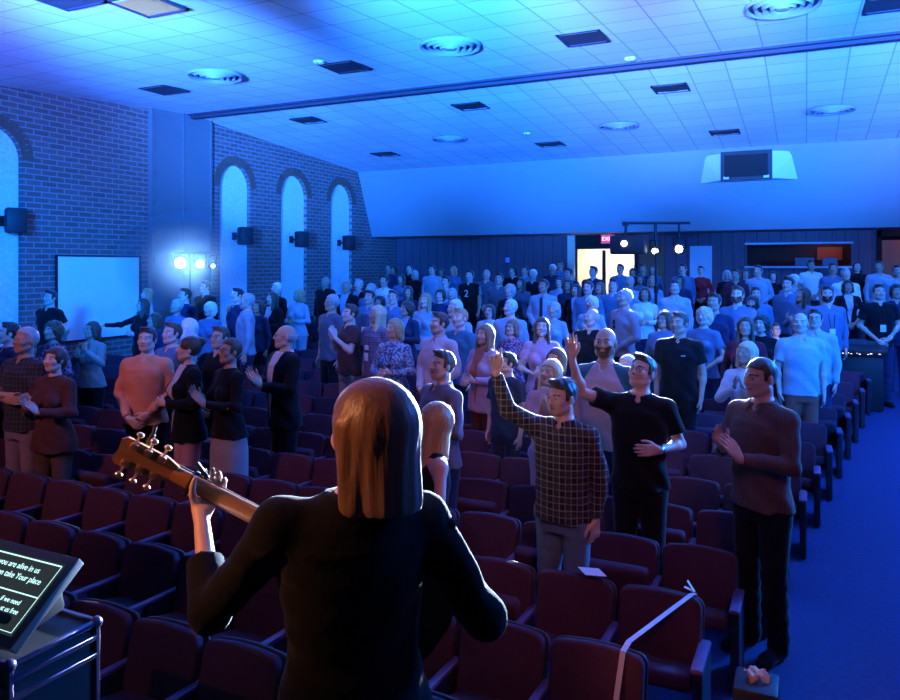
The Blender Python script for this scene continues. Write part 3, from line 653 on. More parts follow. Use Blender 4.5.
def cap(a, b, ra, rb=None, flat=False, n=None, sq=1.0):
    rb = ra if rb is None else rb; a = np.array(a, float); b = np.array(b, float); ab = b-a; L = float(ab @ ab)
    def f(x, y, z):
        px, py, pz = x-a[0], y-a[1], z-a[2]; t = (px*ab[0]+py*ab[1]+pz*ab[2])/L
        tc = np.clip(t, 0, 1); dx, dy, dz = px-ab[0]*tc, py-ab[1]*tc, pz-ab[2]*tc
        if n is not None:
            c = dx*n[0]+dy*n[1]+dz*n[2]; dx, dy, dz = dx+n[0]*c*(sq-1), dy+n[1]*c*(sq-1), dz+n[2]*c*(sq-1)
        d = np.sqrt(dx*dx+dy*dy+dz*dz)-(ra+(rb-ra)*tc)
        if flat: d = np.maximum(d, (t-1)*math.sqrt(L))
        return d
    r = max(ra, rb); return f, np.minimum(a, b)-r, np.maximum(a, b)+r
def ell(c, r, R3=None):
    c = np.array(c, float); r = np.array(r, float); m = r.max()
    def f(x, y, z):
        p = [x-c[0], y-c[1], z-c[2]]
        if R3 is not None: p = [R3[0, i]*p[0]+R3[1, i]*p[1]+R3[2, i]*p[2] for i in range(3)]
        k0 = np.sqrt(sum((p[i]/r[i])**2 for i in range(3))); k1 = np.sqrt(sum((p[i]/r[i]**2)**2 for i in range(3)))+1e-9
        return k0*(k0-1)/k1
    return f, c-m, c+m
def tubez(prof, off=0):
    P = np.array(prof, float)
    def f(x, y, z):
        a = np.interp(z, P[:, 0], P[:, 1])+off; b = np.interp(z, P[:, 0], P[:, 2])+off; yc = np.interp(z, P[:, 0], P[:, 3])
        k = np.sqrt((x/a)**2+((y-yc)/b)**2); k1 = np.sqrt((x/a**2)**2+((y-yc)/b**2)**2)+1e-6
        d = k*(k-1)/k1
        return np.maximum(d, np.maximum(P[0, 0]-z, z-P[-1, 0]))
    m = max(P[:, 1].max(), P[:, 2].max())+off; return f, V(-m, -m, P[0, 0]), V(m, m, P[-1, 0])
def nets(F, name):
    D = F.D; D[0] = D[-1] = 1; D[:, 0] = D[:, -1] = 1; D[:, :, 0] = D[:, :, -1] = 1
    I = D < 0; nx, ny, nz = D.shape
    cnt = np.zeros((nx-1, ny-1, nz-1), np.uint8); cor = [(a, b, c) for a in (0, 1) for b in (0, 1) for c in (0, 1)]
    for a, b, c in cor: cnt += I[a:nx-1+a, b:ny-1+b, c:nz-1+c]
    act = (cnt > 0) & (cnt < 8); idx = np.argwhere(act); vid = np.full(act.shape, -1, np.int32); vid[act] = np.arange(len(idx))
    i, j, k = idx.T; P = np.zeros((len(idx), 3)); W = np.zeros(len(idx)); AX = (F.x, F.y, F.z)
    for a in cor:
        for ax in range(3):
            if a[ax]: continue
            b = list(a); b[ax] = 1
            va = D[i+a[0], j+a[1], k+a[2]]; vb = D[i+b[0], j+b[1], k+b[2]]; m = (va < 0) != (vb < 0)
            t = np.where(m, va/np.where(m, va-vb, 1), 0)
            co = [AX[q][(i, j, k)[q]+a[q]] for q in range(3)]
            co[ax] = co[ax]+t*(AX[ax][(i, j, k)[ax]+1]-AX[ax][(i, j, k)[ax]])
            for q in range(3): P[:, q] += np.where(m, co[q], 0)
            W += m
    P /= W[:, None]; Q = []
    for ax in range(3):
        u, v = [(1, 2), (2, 0), (0, 1)][ax]
        A = [slice(None)]*3; B = [slice(None)]*3; A[ax] = slice(0, -1); B[ax] = slice(1, None)
        ch = I[tuple(A)] != I[tuple(B)]; e = np.argwhere(ch)
        e = e[(e[:, u] > 0) & (e[:, v] > 0) & (e[:, u] < D.shape[u]-1) & (e[:, v] < D.shape[v]-1)]
        ins = I[e[:, 0], e[:, 1], e[:, 2]]; du = np.zeros(3, int); dv = np.zeros(3, int); du[u] = 1; dv[v] = 1
        g = lambda w: vid[w[:, 0], w[:, 1], w[:, 2]]
        q4 = np.stack([g(e), g(e-du), g(e-du-dv), g(e-dv)], 1)
        q4[~ins] = q4[~ins][:, ::-1]; Q.append(q4)
    Q = np.concatenate(Q); me = bpy.data.meshes.new(name)
    me.vertices.add(len(P)); me.vertices.foreach_set('co', P.astype(np.float32).ravel())
    me.loops.add(len(Q)*4); me.loops.foreach_set('vertex_index', Q.ravel().astype(np.int32))
    me.polygons.add(len(Q)); me.polygons.foreach_set('loop_start', np.arange(0, len(Q)*4, 4, dtype=np.int32))
    me.polygons.foreach_set('use_smooth', np.ones(len(Q), bool)); me.update(calc_edges=True); return me, P, Q

HEADC = V(0, -.018, .118)     # head centre above the neck pivot
def rot3(yaw, pitch=0, roll=0): return np.array(Matrix.Rotation(R(yaw), 3, 'Z') @ Matrix.Rotation(R(pitch), 3, 'X') @ Matrix.Rotation(R(roll), 3, 'Y'))
def head_prim(piv, Rh, sex):
    """one field for the whole head, evaluated in the head's own frame"""
    c = piv+Rh @ HEADC; w = .96 if sex == 'f' else 1.0
    def f(x, y, z):
        px, py, pz = x-c[0], y-c[1], z-c[2]; p = [Rh[0, i]*px+Rh[1, i]*py+Rh[2, i]*pz for i in range(3)]
        X, Y, Z = p; Xa = np.abs(X)
        def sm(a, b, k): h = np.clip(k-np.abs(a-b), 0, None)/k; return np.minimum(a, b)-h*h*k*.25
        E = lambda cc, r: ell(cc, r)[0](Xa, Y, Z); C = lambda a, b, ra, rb: cap(a, b, ra, rb)[0](Xa, Y, Z)
        d = E((0, .012, .028), (.073*w, .093, .087)); d = sm(d, E((0, -.022, -.035), (.057*w, .066, .070)), .03)
        d = sm(d, E((0, -.058, -.088), (.026*w, .026, .022)), .025); d = sm(d, C((.030, -.045, -.075), (.055*w, .0, -.055), .020, .02), .02)
        d = sm(d, E((.036, -.060, -.018), (.026, .024, .026)), .02); d = sm(d, C((0, -.080, .026), (.038, -.066, .030), .013, .010), .012)
        sock = E((.031, -.093, .008), (.017, .014, .012)); h = np.clip(.012-np.abs(d+sock), 0, None)/.012; d = np.maximum(d, -sock)+h*h*.003
        d = sm(d, E((.031, -.074, .008), (.0135, .0125, .012)), .003)
        d = sm(d, C((0, -.086, .018), (0, -.104, -.020), .0075, .011), .010); d = sm(d, E((.011, -.092, -.024), (.008, .010, .007)), .008)
        d = sm(d, C((0, -.0865, -.047), (.020, -.079, -.048), .0065, .004), .006); d = sm(d, C((0, -.0845, -.058), (.016, -.078, -.057), .007, .005), .006)
        d = sm(d, E((.077*w, .008, -.002), (.009, .019, .031)), .008)
        return d
    return f, c-.16, c+.16
def hand(F, w, d, n, t, curl=.5, sc=1.0, point=False, spread=.18, thumb_in=.3):
    """w wrist, d finger direction, n the way the palm faces, t thumb side"""
    d = V(*d); d /= np.linalg.norm(d); n = V(*n); n = n-d*(n @ d); n /= np.linalg.norm(n); t0 = V(*t); tt = np.cross(d, n); tt /= np.linalg.norm(tt)
    if tt @ t0 < 0: tt = -tt
    w = V(*w); Ls = [.072, .080, .075, .060]
    for i in range(4):
        off = (.030-.020*i)*sc; root = w+d*(.088-.004*abs(i-1.2))*sc+tt*off
        F.add(cap(w+tt*off*.55+d*.012, root, .0125*sc, .0105*sc), .012)
        a = 0; p = root; dirb = d+tt*(spread*(1.5-i)/1.5*.35)
        c = 0.05 if (point and i == 0) else (1.35 if point else curl)
        for j, fr in enumerate((.42, .33, .25)):
            a += c*(.55, .9, .6)[j]; v = dirb*math.cos(a)+n*math.sin(a); v /= np.linalg.norm(v)
            q = p+v*Ls[i]*fr*sc; F.add(cap(p, q, (.0092-.0008*j)*sc, (.0088-.001*j)*sc), .004); p = q
    if thumb_in > 1: v1, v2, v3 = d*.35+tt*.45+n*.8, d*.35+tt*.1+n*.9, d*.5-tt*.1+n*.85
    else: v1, v2, v3 = d*.62+tt*.62+n*thumb_in, d*.9+tt*.30+n*thumb_in, d*.95+tt*.05+n*(thumb_in+.1)
    b = w+d*.022*sc+tt*.022*sc; m = b+v1*.040*sc; e = m+v2*.034*sc; g = e+v3*.024*sc
    F.add(cap(b, m, .015*sc, .0115*sc), .012); F.add(cap(m, e, .011*sc, .0098*sc), .004); F.add(cap(e, g, .0098*sc, .008*sc), .004)

POSES = {}
def sym(fn): return {1: fn(1), -1: fn(-1)}
# side +1 is the person's left (+x while facing -y): elbow, wrist, finger dir, palm normal, thumb dir, curl
POSES['down'] = sym(lambda s: ((s*.232, .03, 1.14), (s*.222, -.03, .89), (0, -.12, -1), (-s, 0, 0), (0, -1, 0), .45))
POSES['clasp'] = sym(lambda s: ((s*.255, .02, 1.15), (s*.075, -.185+.02*s, .965+.015*s), (-s*.75, -.15, -.55), (-s*.3, 1, 0), (0, -.4, 1), .6))
POSES['clasphigh'] = sym(lambda s: ((s*.25, -.02, 1.16), (s*.075, -.24+.015*s, 1.14+.02*s), (-s*.8, -.45, .2), (-s*.5, .8, 0), (0, -.1, 1), .6))
POSES['clap'] = sym(lambda s: ((s*.245, -.05, 1.17), (s*.055+.02, -.27, 1.22-.02*s), (-s*.12-.15, -.5, .8), (-s, 0, -.1), (0, .8, .5), .25))
POSES['pray'] = sym(lambda s: ((s*.225, -.09, 1.19), (s*.035, -.21, 1.34+.01*s), (-s*.1, -.25, .9), (-s, 0, 0), (0, .9, .3), .35))
POSES['cross'] = sym(lambda s: ((s*.26, -.06, 1.16), (-s*.07, -.20-.035*(s > 0), 1.185+s*.03), (-s, .1, .1), (0, 1, 0), (0, 0, 1), .35))
POSES['behind'] = sym(lambda s: ((s*.27, .08, 1.17), (s*.10, .17, 1.0), (-s, 0, -.2), (0, -1, 0), (0, 0, 1), .5))
POSES['chin'] = {1: ((.22, -.10, 1.20), (.06, -.19, 1.39), (-.3, .3, .9), (0, 1, .2), (-1, 0, .4), .9), -1: POSES['pray'][-1]}
POSES['reach'] = {1: POSES['clasphigh'][1], -1: ((-.42, -.10, 1.30), (-.66, -.24, 1.29), (-1, -.35, .05), (0, 0, 1), (0, -1, 0), .15)}
PM = [(.80, .160, .105, .01), (.90, .168, .115, .012), (1.02, .152, .102, .0), (1.12, .152, .105, -.004), (1.22, .165, .115, -.004), (1.32, .178, .122, .0), (1.38, .172, .112, .006), (1.43, .135, .088, .014), (1.47, .085, .066, .018), (1.50, .055, .052, .02)]
PF = [(.80, .165, .105, .01), (.90, .176, .118, .015), (1.02, .142, .098, .0), (1.10, .126, .090, -.002), (1.20, .136, .098, -.002), (1.30, .150, .104, .0), (1.37, .148, .098, .008), (1.42, .118, .078, .014), (1.46, .070, .056, .018), (1.50, .045, .044, .02)]
def joints(sex, pose):
    p = POSES[pose] if isinstance(pose, str) else pose; sx = .172 if sex == 'm' else .152; out = {}
    for s in (1, -1):
        q = p[s]; sh = q[6] if len(q) > 6 else (s*sx, .012, 1.405); out[s] = (V(*sh), V(*q[0]), V(*q[1]), q[2], q[3], q[4], q[5], q[7] if len(q) > 7 else False)
    return out
def grid_for(J, res, zlo, zhi, near, lowstep=.03):
    P = [a[i] for a in J.values() for i in (0, 1, 2)]; P = np.array(P)
    ext = .21 if zlo < 1.2 else .1
    x0 = min(-.24, P[:, 0].min()-ext); x1 = max(.24, P[:, 0].max()+ext); y0 = min(-.22, P[:, 1].min()-ext); y1 = max(.20, P[:, 1].max()+.08)
    zt = max(zhi, P[:, 2].max()+.23)
    if near: return axis(x0, x1, [], res), axis(y0, y1, [], res), axis(zlo, zt, [(-1, .78, lowstep)], res)
    return axis(x0, x1, [(-.10, .10, .006)], res), axis(y0, y1, [(-.15, .12, .006)], res), axis(zlo, zt, [(-1, .80, .035), (1.50, 1.80, .006)], res)
HS = {}
def body_mesh(sex, pose, yaw, pitch, near, handsc=1.0, lowstep=.03):
    J = joints(sex, pose); m = sex == 'm'; F = Field(*grid_for(J, .0068 if near else .010, -.02, 1.79, near, lowstep))
    F.add(tubez(PM if m else PF), .02); k = 1 if m else .84
    for s in (1, -1):
        sh, el, wr, d, n, t, cu, pt = J[s]
        F.add(cap((s*.05, .012, 1.425), sh, .058*k, .052*k), .05); F.add(cap(sh, el, .047*k, .036*k), .03); F.add(cap(el, wr, .037*k, .0235*k), .015); F.add(ell(el+(wr-el)*.25, (.041*k,)*3), .02)
        F.add(cap(wr, wr+V(*d)/np.linalg.norm(d)*.02, .024*k, .022*k, n=V(*n)/np.linalg.norm(n), sq=1.25), .01)
        hand(F, wr, d, n, t, cu, (1.0 if m else .9)*handsc, pt is True, thumb_in=1.7 if pt == 'grip' else .3)
        F.add(cap((s*.088, .01, .86), (s*.095, -.005, .48), .088, .056), .03); F.add(cap((s*.095, 0, .48), (s*.10, .03, .08), .052, .036), .02); F.add(ell((s*.097, .035, .36), (.05, .05, .11)), .03)
        F.add(cap((s*.10, .045, .04), (s*.12, -.14, .025), .036, .03), .02)
        if not m: F.add(ell((s*.066, -.085, 1.265), (.056, .05, .056)), .03)
    piv = V(0, .018, 1.515)+HS.get(id(pose), V(0, 0, 0)); Rh = rot3(yaw, pitch); F.add(cap((0, .022, 1.44), piv+Rh @ V(0, .008, .05), .056 if m else .047, .052 if m else .044), .03)
    F.add(head_prim(piv, Rh, sex), .015)
    me, P, Q = nets(F, 'body'); C = P[Q].mean(1); L = (C-(piv+Rh @ HEADC)) @ Rh; Xa = np.abs(L[:, 0]); mi = np.zeros(len(Q), np.int32)
    mi[(((Xa-.031)/.0125)**2+((L[:, 2]-.008)/.0062)**2 < 1) & (L[:, 1] < -.07)] = 1
    mi[(((Xa-.031)/.0050)**2+((L[:, 2]-.008)/.0060)**2 < 1) & (L[:, 1] < -.07)] = 4
    mi[(Xa < .0235) & (np.abs(L[:, 2]+.0525) < .0095-Xa*.25) & (L[:, 1] < -.075)] = 2
    mi[(np.abs(Xa-.033) < .018) & (np.abs(L[:, 2]-.030+np.abs(Xa-.03)*.15) < .0042) & (L[:, 1] < -.06)] = 3
    me.polygons.foreach_set('material_index', mi); return me
def fold(seed, amp):
    rs = np.random.RandomState(seed); a = rs.uniform(18, 42, (4, 3)); p = rs.uniform(0, 6, 4)
    return lambda x, y, z: amp*sum(np.sin(a[i, 0]*x*(1 if i % 2 else .5)+a[i, 1]*y+a[i, 2]*z*(1 if i != 2 else 2)+p[i]) for i in range(4))/4*np.clip((1.46-z)*8, 0, 1)
def top_mesh(sex, pose, kind, near, yaw=0):
    """kind: long, short, tank, jacket"""
    J = joints(sex, pose); m = sex == 'm'; off = {'jacket': .024, 'tank': .008}.get(kind, .015); k = 1 if m else .84
    g = grid_for(J, .0068 if near else .010, .76, 1.60, near); F = Field(g[0], g[1], g[2]); hem = {'jacket': .80, 'tank': .90}.get(kind, .875)
    P = [(z, a, b, c) for z, a, b, c in (PM if m else PF) if z > hem]; P = [(hem, P[0][1]+.004, P[0][2]+.004, P[0][3])]+P
    P = P[:-1]+[(1.485, .062 if m else .052, .06 if m else .05, .02)]
    if not m: P = [(z, a+.016*max(0, min(1, (1.12-z)*6)), b+.016*max(0, min(1, (1.12-z)*6)), c) for z, a, b, c in P]
    if m and kind != 'tank': P = [(z, a+(.012 if z < 1.15 else .004), b+(.012 if z < 1.15 else 0), c) for z, a, b, c in P]
    F.add(tubez(P, off), .02)
    for s in (1, -1):
        sh, el, wr = J[s][:3]
        if kind == 'tank': F.add(cap((s*.06, .012, 1.43), sh*.8+V(s*.02, 0, .29), .05, .035), .03)
        else:
            F.add(cap((s*.05, .012, 1.425), sh, .058*k+off, .054*k+off*.9), .04)
            if kind == 'short': F.add(cap(sh, sh+(el-sh)*.62, .054*k+off*.9, .050*k+off*1.3, True), .025)
            else:
                F.add(cap(sh, el, .050*k+off*.9, .042*k+off*.75), .025); e = el+(wr-el)*.93; F.add(cap(el, e, .042*k+off*.75, .027*k+off*.75, True), .015)
        if not m: F.add(ell((s*.066, -.085, 1.265), (.058+off,)*3), .035)
    F.ripple(fold(3 if m else 5, .0085))
    if kind == 'tank': F.cut(ell((0, -.05, 1.50), (.085, .09, .09)))
    elif m and kind != 'jacket': F.cut(ell((0, -.085, 1.505), (.036, .060, .062)))
    F.cut(cap((0, .022, 1.44), (0, .005, 1.62), .053 if m else .050)); return nets(F, 'top')[0]
def collar_mesh(sex):
    F = Field(axis(-.1, .1, [], .006), axis(-.09, .13, [], .006), axis(1.44, 1.56, [], .006)); r = .072 if sex == 'm' else .062
    for i in range(20):
        a0, a1 = [math.pi*2*(j+.0)/20 for j in (i, i+1)]; p = [(r*math.sin(a), .018-r*math.cos(a), 1.505-.022*(1+math.cos(a))/2) for a in (a0, a1)]
        if abs(a0-math.pi*2) < .4 or a0 < .3: continue
        F.add(cap((p[0][0]*1.12, p[0][1]*1.1, p[0][2]-.022), (p[1][0], p[1][1], p[1][2]+.008), .008, .007), .008)
    for s in (1, -1): F.add(cap((s*.025, -.052, 1.48), (s*.045, -.085, 1.44), .012, .006), .01)
    return nets(F, 'collar')[0]
def legs_mesh(sex, kind, near=False):
    r = .011 if near else .016; F = Field(axis(-.25, .25, [], r), axis(-.17, .19, [], r), axis(.02 if kind != 'skirt' else .42, 1.04, [], r*1.2)); P = PM if sex == 'm' else PF
    F.add(tubez([p for p in P if p[0] < 1.03], .011), .02)
    if kind == 'skirt': F.add(tubez([(.45, .19, .15, .01), (.75, .19, .15, .01), (.95, .17, .125, .01)], .008), .02)
    else:
        for s in (1, -1): F.add(cap((s*.088, .01, .86), (s*.095, -.005, .48), .098, .072), .03); F.add(cap((s*.095, 0, .48), (s*.10, .03, .06), .072, .062, True), .02)
        F.ripple(lambda x, y, z: .004*np.sin(60*z+20*x)*np.clip((.75-z)*3, 0, 1))
    return nets(F, 'trousers')[0]
def shoe_mesh(s):
    F = Field(axis(-.25, .25, [], .009), axis(-.22, .14, [], .009), axis(-.02, .14, [], .008))
    F.add(cap((s*.10, .05, .05), (s*.118, -.10, .035), .044, .040), .02); F.add(cap((s*.118, -.10, .032), (s*.125, -.155, .028), .040, .03), .02); F.add(cap((s*.10, .035, .05), (s*.10, .035, .105), .045, .042), .02)
    F.cut((lambda x, y, z: z-.002+0*x+0*y, V(-1, -1, -.1), V(1, 1, .002))); return nets(F, 'shoe')[0]
def hair_mesh(kind, sex, res=.006):
    """in the head's own frame, origin at the head centre"""
    big = {'longer': -.42, 'long': -.28, 'longbob': -.20, 'bob': -.15, 'curly': -.12}.get(kind, -.10)
    F = Field(axis(-.15, .15, [], res), axis(-.14, .20, [], res), axis(big-.06, .20, [], res)); w = .96 if sex == 'f' else 1
    face = lambda xw, zt, yb: (lambda x, y, z: np.maximum(np.maximum(y-yb+0*x, z-zt+.25*np.abs(x)), np.abs(x)-xw), V(-.2, -.2, -.5), V(.2, .2, .2))
    def below(z0, y0=9): return (lambda x, y, z: np.maximum(z-z0+0*x, y-y0), V(-.2, -.2, -.6), V(.2, .3, z0))
    def wob(a, fx, fz): F.ripple(lambda x, y, z: a*np.sin(fx*x+3*np.sin(fx*.4*y))*np.cos(fz*z+fx*.7*y))
    if kind in ('short', 'buzz', 'grey_short', 'cap'):
        h = {'buzz': .0055, 'short': .009, 'grey_short': .010, 'cap': .008}[kind]
        F.add(ell((0, .014, .030), (.074*w+h, .094+h, .087+h*1.2)), .01)
        if kind == 'short': F.add(ell((-.015, -.045, .108), (.05, .035, .016)), .02); wob(.003, 90, 70)
        else: wob(.0015, 90, 70)
        F.cut(face(1, .074 if kind != 'buzz' else .070, -.030)); F.cut(below(-.052)); F.cut(below(-.012, .006))
    elif kind == 'bald':
        F.add(ell((0, .016, .018), (.074*w+.008, .092+.009, .085)), .01); wob(.002, 90, 70); F.cut(face(1, .3, .0)); F.cut(below(-.052)); F.cut(below(-.015, .02))
        F.cut((lambda x, y, z: .035-z+0*x+0*y, V(-.2, -.2, .03), V(.2, .2, .2)))
    elif kind == 'bun':
        F.add(ell((0, .014, .030), (.074*w+.012, .094+.012, .087+.014)), .01); F.add(ell((0, .105, .085), (.045, .042, .042)), .02); F.add(cap((.05, -.07, .05), (.066, -.05, -.03), .012, .005), .01); wob(.003, 120, 60); F.cut(face(.058, .066, -.035)); F.cut(below(-.055)); F.cut(below(-.0, .0))
    elif kind == 'curly':
        F.add(ell((0, .025, .030), (.103, .115, .108)), .02); F.add(ell((0, .045, -.04), (.096, .080, .075)), .04)
        F.ripple(lambda x, y, z: .008*np.sin(110*x+2)*np.sin(105*y)*np.sin(115*z)+.003*np.sin(60*x+50*z)); F.cut(face(.060, .060, -.030))
    else:
        L = {'bob': -.13, 'bob_back': -.10, 'longbob': -.17, 'long': -.25, 'longer': -.38, 'player': -.245}[kind]
        F.add(ell((0, .016, .032), (.086, .105, .098)), .02)
        if kind == 'bob_back': F.add(ell((0, .075, -.03), (.06, .05, .07)), .03)
        else:
            yb = .035; F.add(cap((0, yb, .0), (0, yb+.025, L+.035), .088, .080, n=V(0, 1, 0), sq=1.05 if kind != 'longer' else 1.25), .03)
            for s in (1, -1): F.add(cap((s*.068, -.02, .03), (s*.080, -.012 if L < -.2 else .0, L+.05), .026, .030), .025)
        F.ripple(lambda x, y, z: .0032*np.sin(95*np.arctan2(x, y-.03)*.33+6*np.sin(9*z))*np.clip((.09-z)*14, 0, 1)); wob(.0015, 150, 12)
        F.cut(face(.056, .064, -.028)); F.cut(cap((0, .0, -.09), (0, -.01, -.45), .053), .01); F.cut(below(L))
        F.cut((lambda x, y, z: np.maximum(np.abs(x)-.055, np.maximum(y+.0, z+.08)), V(-.1, -.2, -.6), V(.1, 0, -.07)))
    return nets(F, 'hair')[0]
def beard_mesh():
    F = Field(axis(-.08, .08, [], .005), axis(-.12, .06, [], .005), axis(-.13, .02, [], .005)); f, lo, hi = head_prim(-HEADC, np.eye(3), 'm')
    F.add((lambda x, y, z: np.maximum(f(x, y, z)-.003, np.maximum(z+.040-np.abs(x)*.45, y+.0*z+.01)), lo, hi), .001)
    F.cut(ell((0, -.085, -.052), (.020, .03, .008)), .003); return nets(F, 'beard')[0]
def glasses_mesh():
    t = MB()
    for s in (1, -1):
        n = 14; pts = [(s*.033+.022*math.cos(2*math.pi*i/n), -.094, .006+.0165*math.sin(2*math.pi*i/n)) for i in range(n+1)]
        t.tube(pts, .0018, 5); t.tube([(s*.055, -.094, .012), (s*.078, -.05, .012), (s*.082, .01, .004)], .0018, 5)
    t.tube([(-.011, -.096, .012), (.011, -.096, .012)], .0018, 5); return t.mesh('glasses', True)

# colours
SKIN = [mat('skin_light', (.56, .33, .25), .5, spec=.45), mat('skin_fair', (.64, .40, .32), .5, spec=.45), mat('skin_tan', (.42, .24, .17), .5, spec=.45)]
M_eye = mat('eye_white', (.38, .36, .36), .4, spec=.3); M_iris = mat('eye_iris', (.03, .02, .015), .2, spec=.6); M_lip = mat('lips', (.40, .15, .13), .5)
HAIRC = {'black': (.018, .013, .011), 'brown': (.06, .032, .018), 'lightbrown': (.17, .09, .05), 'grey': (.36, .35, .34), 'white': (.72, .71, .68), 'blonde': (.40, .24, .11), 'lightblonde': (.58, .40, .22)}
def hair_mat(name, c):
    m = mat('hair_'+name, c, .42, spec=.4, sheen=.35); t = NT(m); v, p = t.obj(); mp = t.n('ShaderNodeMapping'); mp.inputs['Scale'].default_value = (90, 60, 3); t.l(v, mp.inputs[0])
    n = t.noise(mp.outputs[0], 1, 3, .4); t.color(t.mix(n, tuple(x*.55 for x in c), tuple(min(1, x*1.5) for x in c))); t.bump(n, .5, .006); return m
HM = {k: hair_mat(k, c) for k, c in HAIRC.items()}
CC = {'black': (0.01, 0.01, 0.012), 'navy': (0.02, 0.03, 0.07), 'navyplain': (0.02, 0.03, 0.07), 'blue': (0.099, 0.161, 0.26), 'paleblue': (0.298, 0.36, 0.434), 'white': (0.68, 0.68, 0.68), 'slate': (0.08, 0.096, 0.128), 'slate2': (0.136, 0.112, 0.16), 'orange': (0.74, 0.29, 0.18), 'maroon': (0.1, 0.02, 0.035), 'maroon_brown': (0.09, 0.035, 0.035), 'brown': (0.1, 0.06, 0.05), 'teal': (0.04, 0.128, 0.208), 'pinkwhite': (0.496, 0.409, 0.459), 'pinktee': (0.465, 0.26, 0.341), 'pink': (0.484, 0.26, 0.347), 'plum': (0.144, 0.064, 0.112), 'khaki': (0.272, 0.2, 0.16), 'lilac': (0.24, 0.176, 0.256), 'pinkgrey': (0.322, 0.26, 0.273), 'red': (0.31, 0.025, 0.031), 'rust': (0.288, 0.08, 0.056), 'dustyrose': (0.26, 0.211, 0.248), 'denim': (0.104, 0.144, 0.208), 'sage': (0.224, 0.24, 0.224), 'greyblue': (0.16, 0.2, 0.24), 'pinkscarf': (0.446, 0.26, 0.322)}
CM = {}
def grid_pat(t, p, f, wd):
    a = t.math('LESS_THAN', t.math('FRACT', t.math('MULTIPLY', t.math('ADD', p[0], t.math('MULTIPLY', p[1], .6)), f)), wd); b = t.math('LESS_THAN', t.math('FRACT', t.math('MULTIPLY', p[2], f)), wd); return a, b
def cloth(name):
    if name in CM: return CM[name]
    m = mat('cloth_'+name, (.5, .5, .5), .9, spec=.06, sheen=.12); t = NT(m); v, p = t.obj(); t.bump(t.noise(v, 22, 3, .5), .35, .012)
    if name in CC: f = t.noise(v, 9, 3); c = CC[name]; t.color(t.mix(f, tuple(x*.86 for x in c), tuple(min(1, x*1.12) for x in c)))
    elif name in ('plaid_near', 'plum_plaid', 'navy_plaid'):
        base, line, fr = {'plaid_near': ((.022, .014, .022), (.30, .27, .22), 24), 'plum_plaid': ((.14, .10, .17), (.34, .30, .38), 34), 'navy_plaid': ((.03, .035, .06), (.12, .12, .16), 26)}[name]
        a, b = grid_pat(t, p, fr, .17); c1 = t.mix(t.math('MULTIPLY', t.math('ADD', a, b), .5), base, line); a, b = grid_pat(t, p, fr/2, .5)
        t.color(t.mix(t.math('MULTIPLY', t.math('ADD', a, b), .22), c1, tuple(x*.25 for x in line)))
    elif name in ('floral', 'floralblue', 'pinkfloral'):
        c1, c2 = {'floral': ((.34, .22, .27), (.05, .03, .08)), 'floralblue': ((.34, .40, .50), (.06, .12, .25)), 'pinkfloral': ((.38, .20, .28), (.08, .04, .10))}[name]
        vo = t.n('ShaderNodeTexNoise', i_Scale=40.0); t.l(v, vo.inputs[0]); t.color(t.mix(t.math('GREATER_THAN', vo.outputs[0], .5), c1, c2))
    elif name == 'jersey': t.color(t.mix(t.math('GREATER_THAN', t.math('ABSOLUTE', p[0]), .235), (.008, .012, .012), (.3, .3, .3)))
    elif name == 'mauve_teal':
        ax = t.math('ABSOLUTE', p[0]); sl = t.math('GREATER_THAN', t.math('ADD', ax, t.math('MULTIPLY', t.math('SUBTRACT', p[2], 1.3), .55)), .175); t.color(t.mix(sl, (.42, .30, .36), (.03, .10, .15)))
    elif name in ('brown_shirt_near',): 
        a, b = grid_pat(t, p, 60, .35); t.color(t.mix(a, (.135, .08, .075), (.09, .05, .052)))
    else:                                         # open front: outer_inner
        o, i = name.split('_'); o = {'black': (.010, .010, .012), 'navy': (.03, .04, .08), 'pink': (.42, .26, .33), 'white': (.5, .5, .53)}[o]
        i = {'white': (.50, .48, .52), 'blue': (.25, .35, .5), 'rust': (.38, .12, .08)}[i]
        ax = t.math('ABSOLUTE', p[0]); lim = t.math('MULTIPLY', t.math('ADD', t.math('SUBTRACT', p[2], .92), .05), .125)
        inn = t.math('MULTIPLY', t.math('LESS_THAN', ax, lim), t.math('LESS_THAN', p[1], -.03)); t.color(t.mix(inn, o, i))
    CM[name] = m; return m

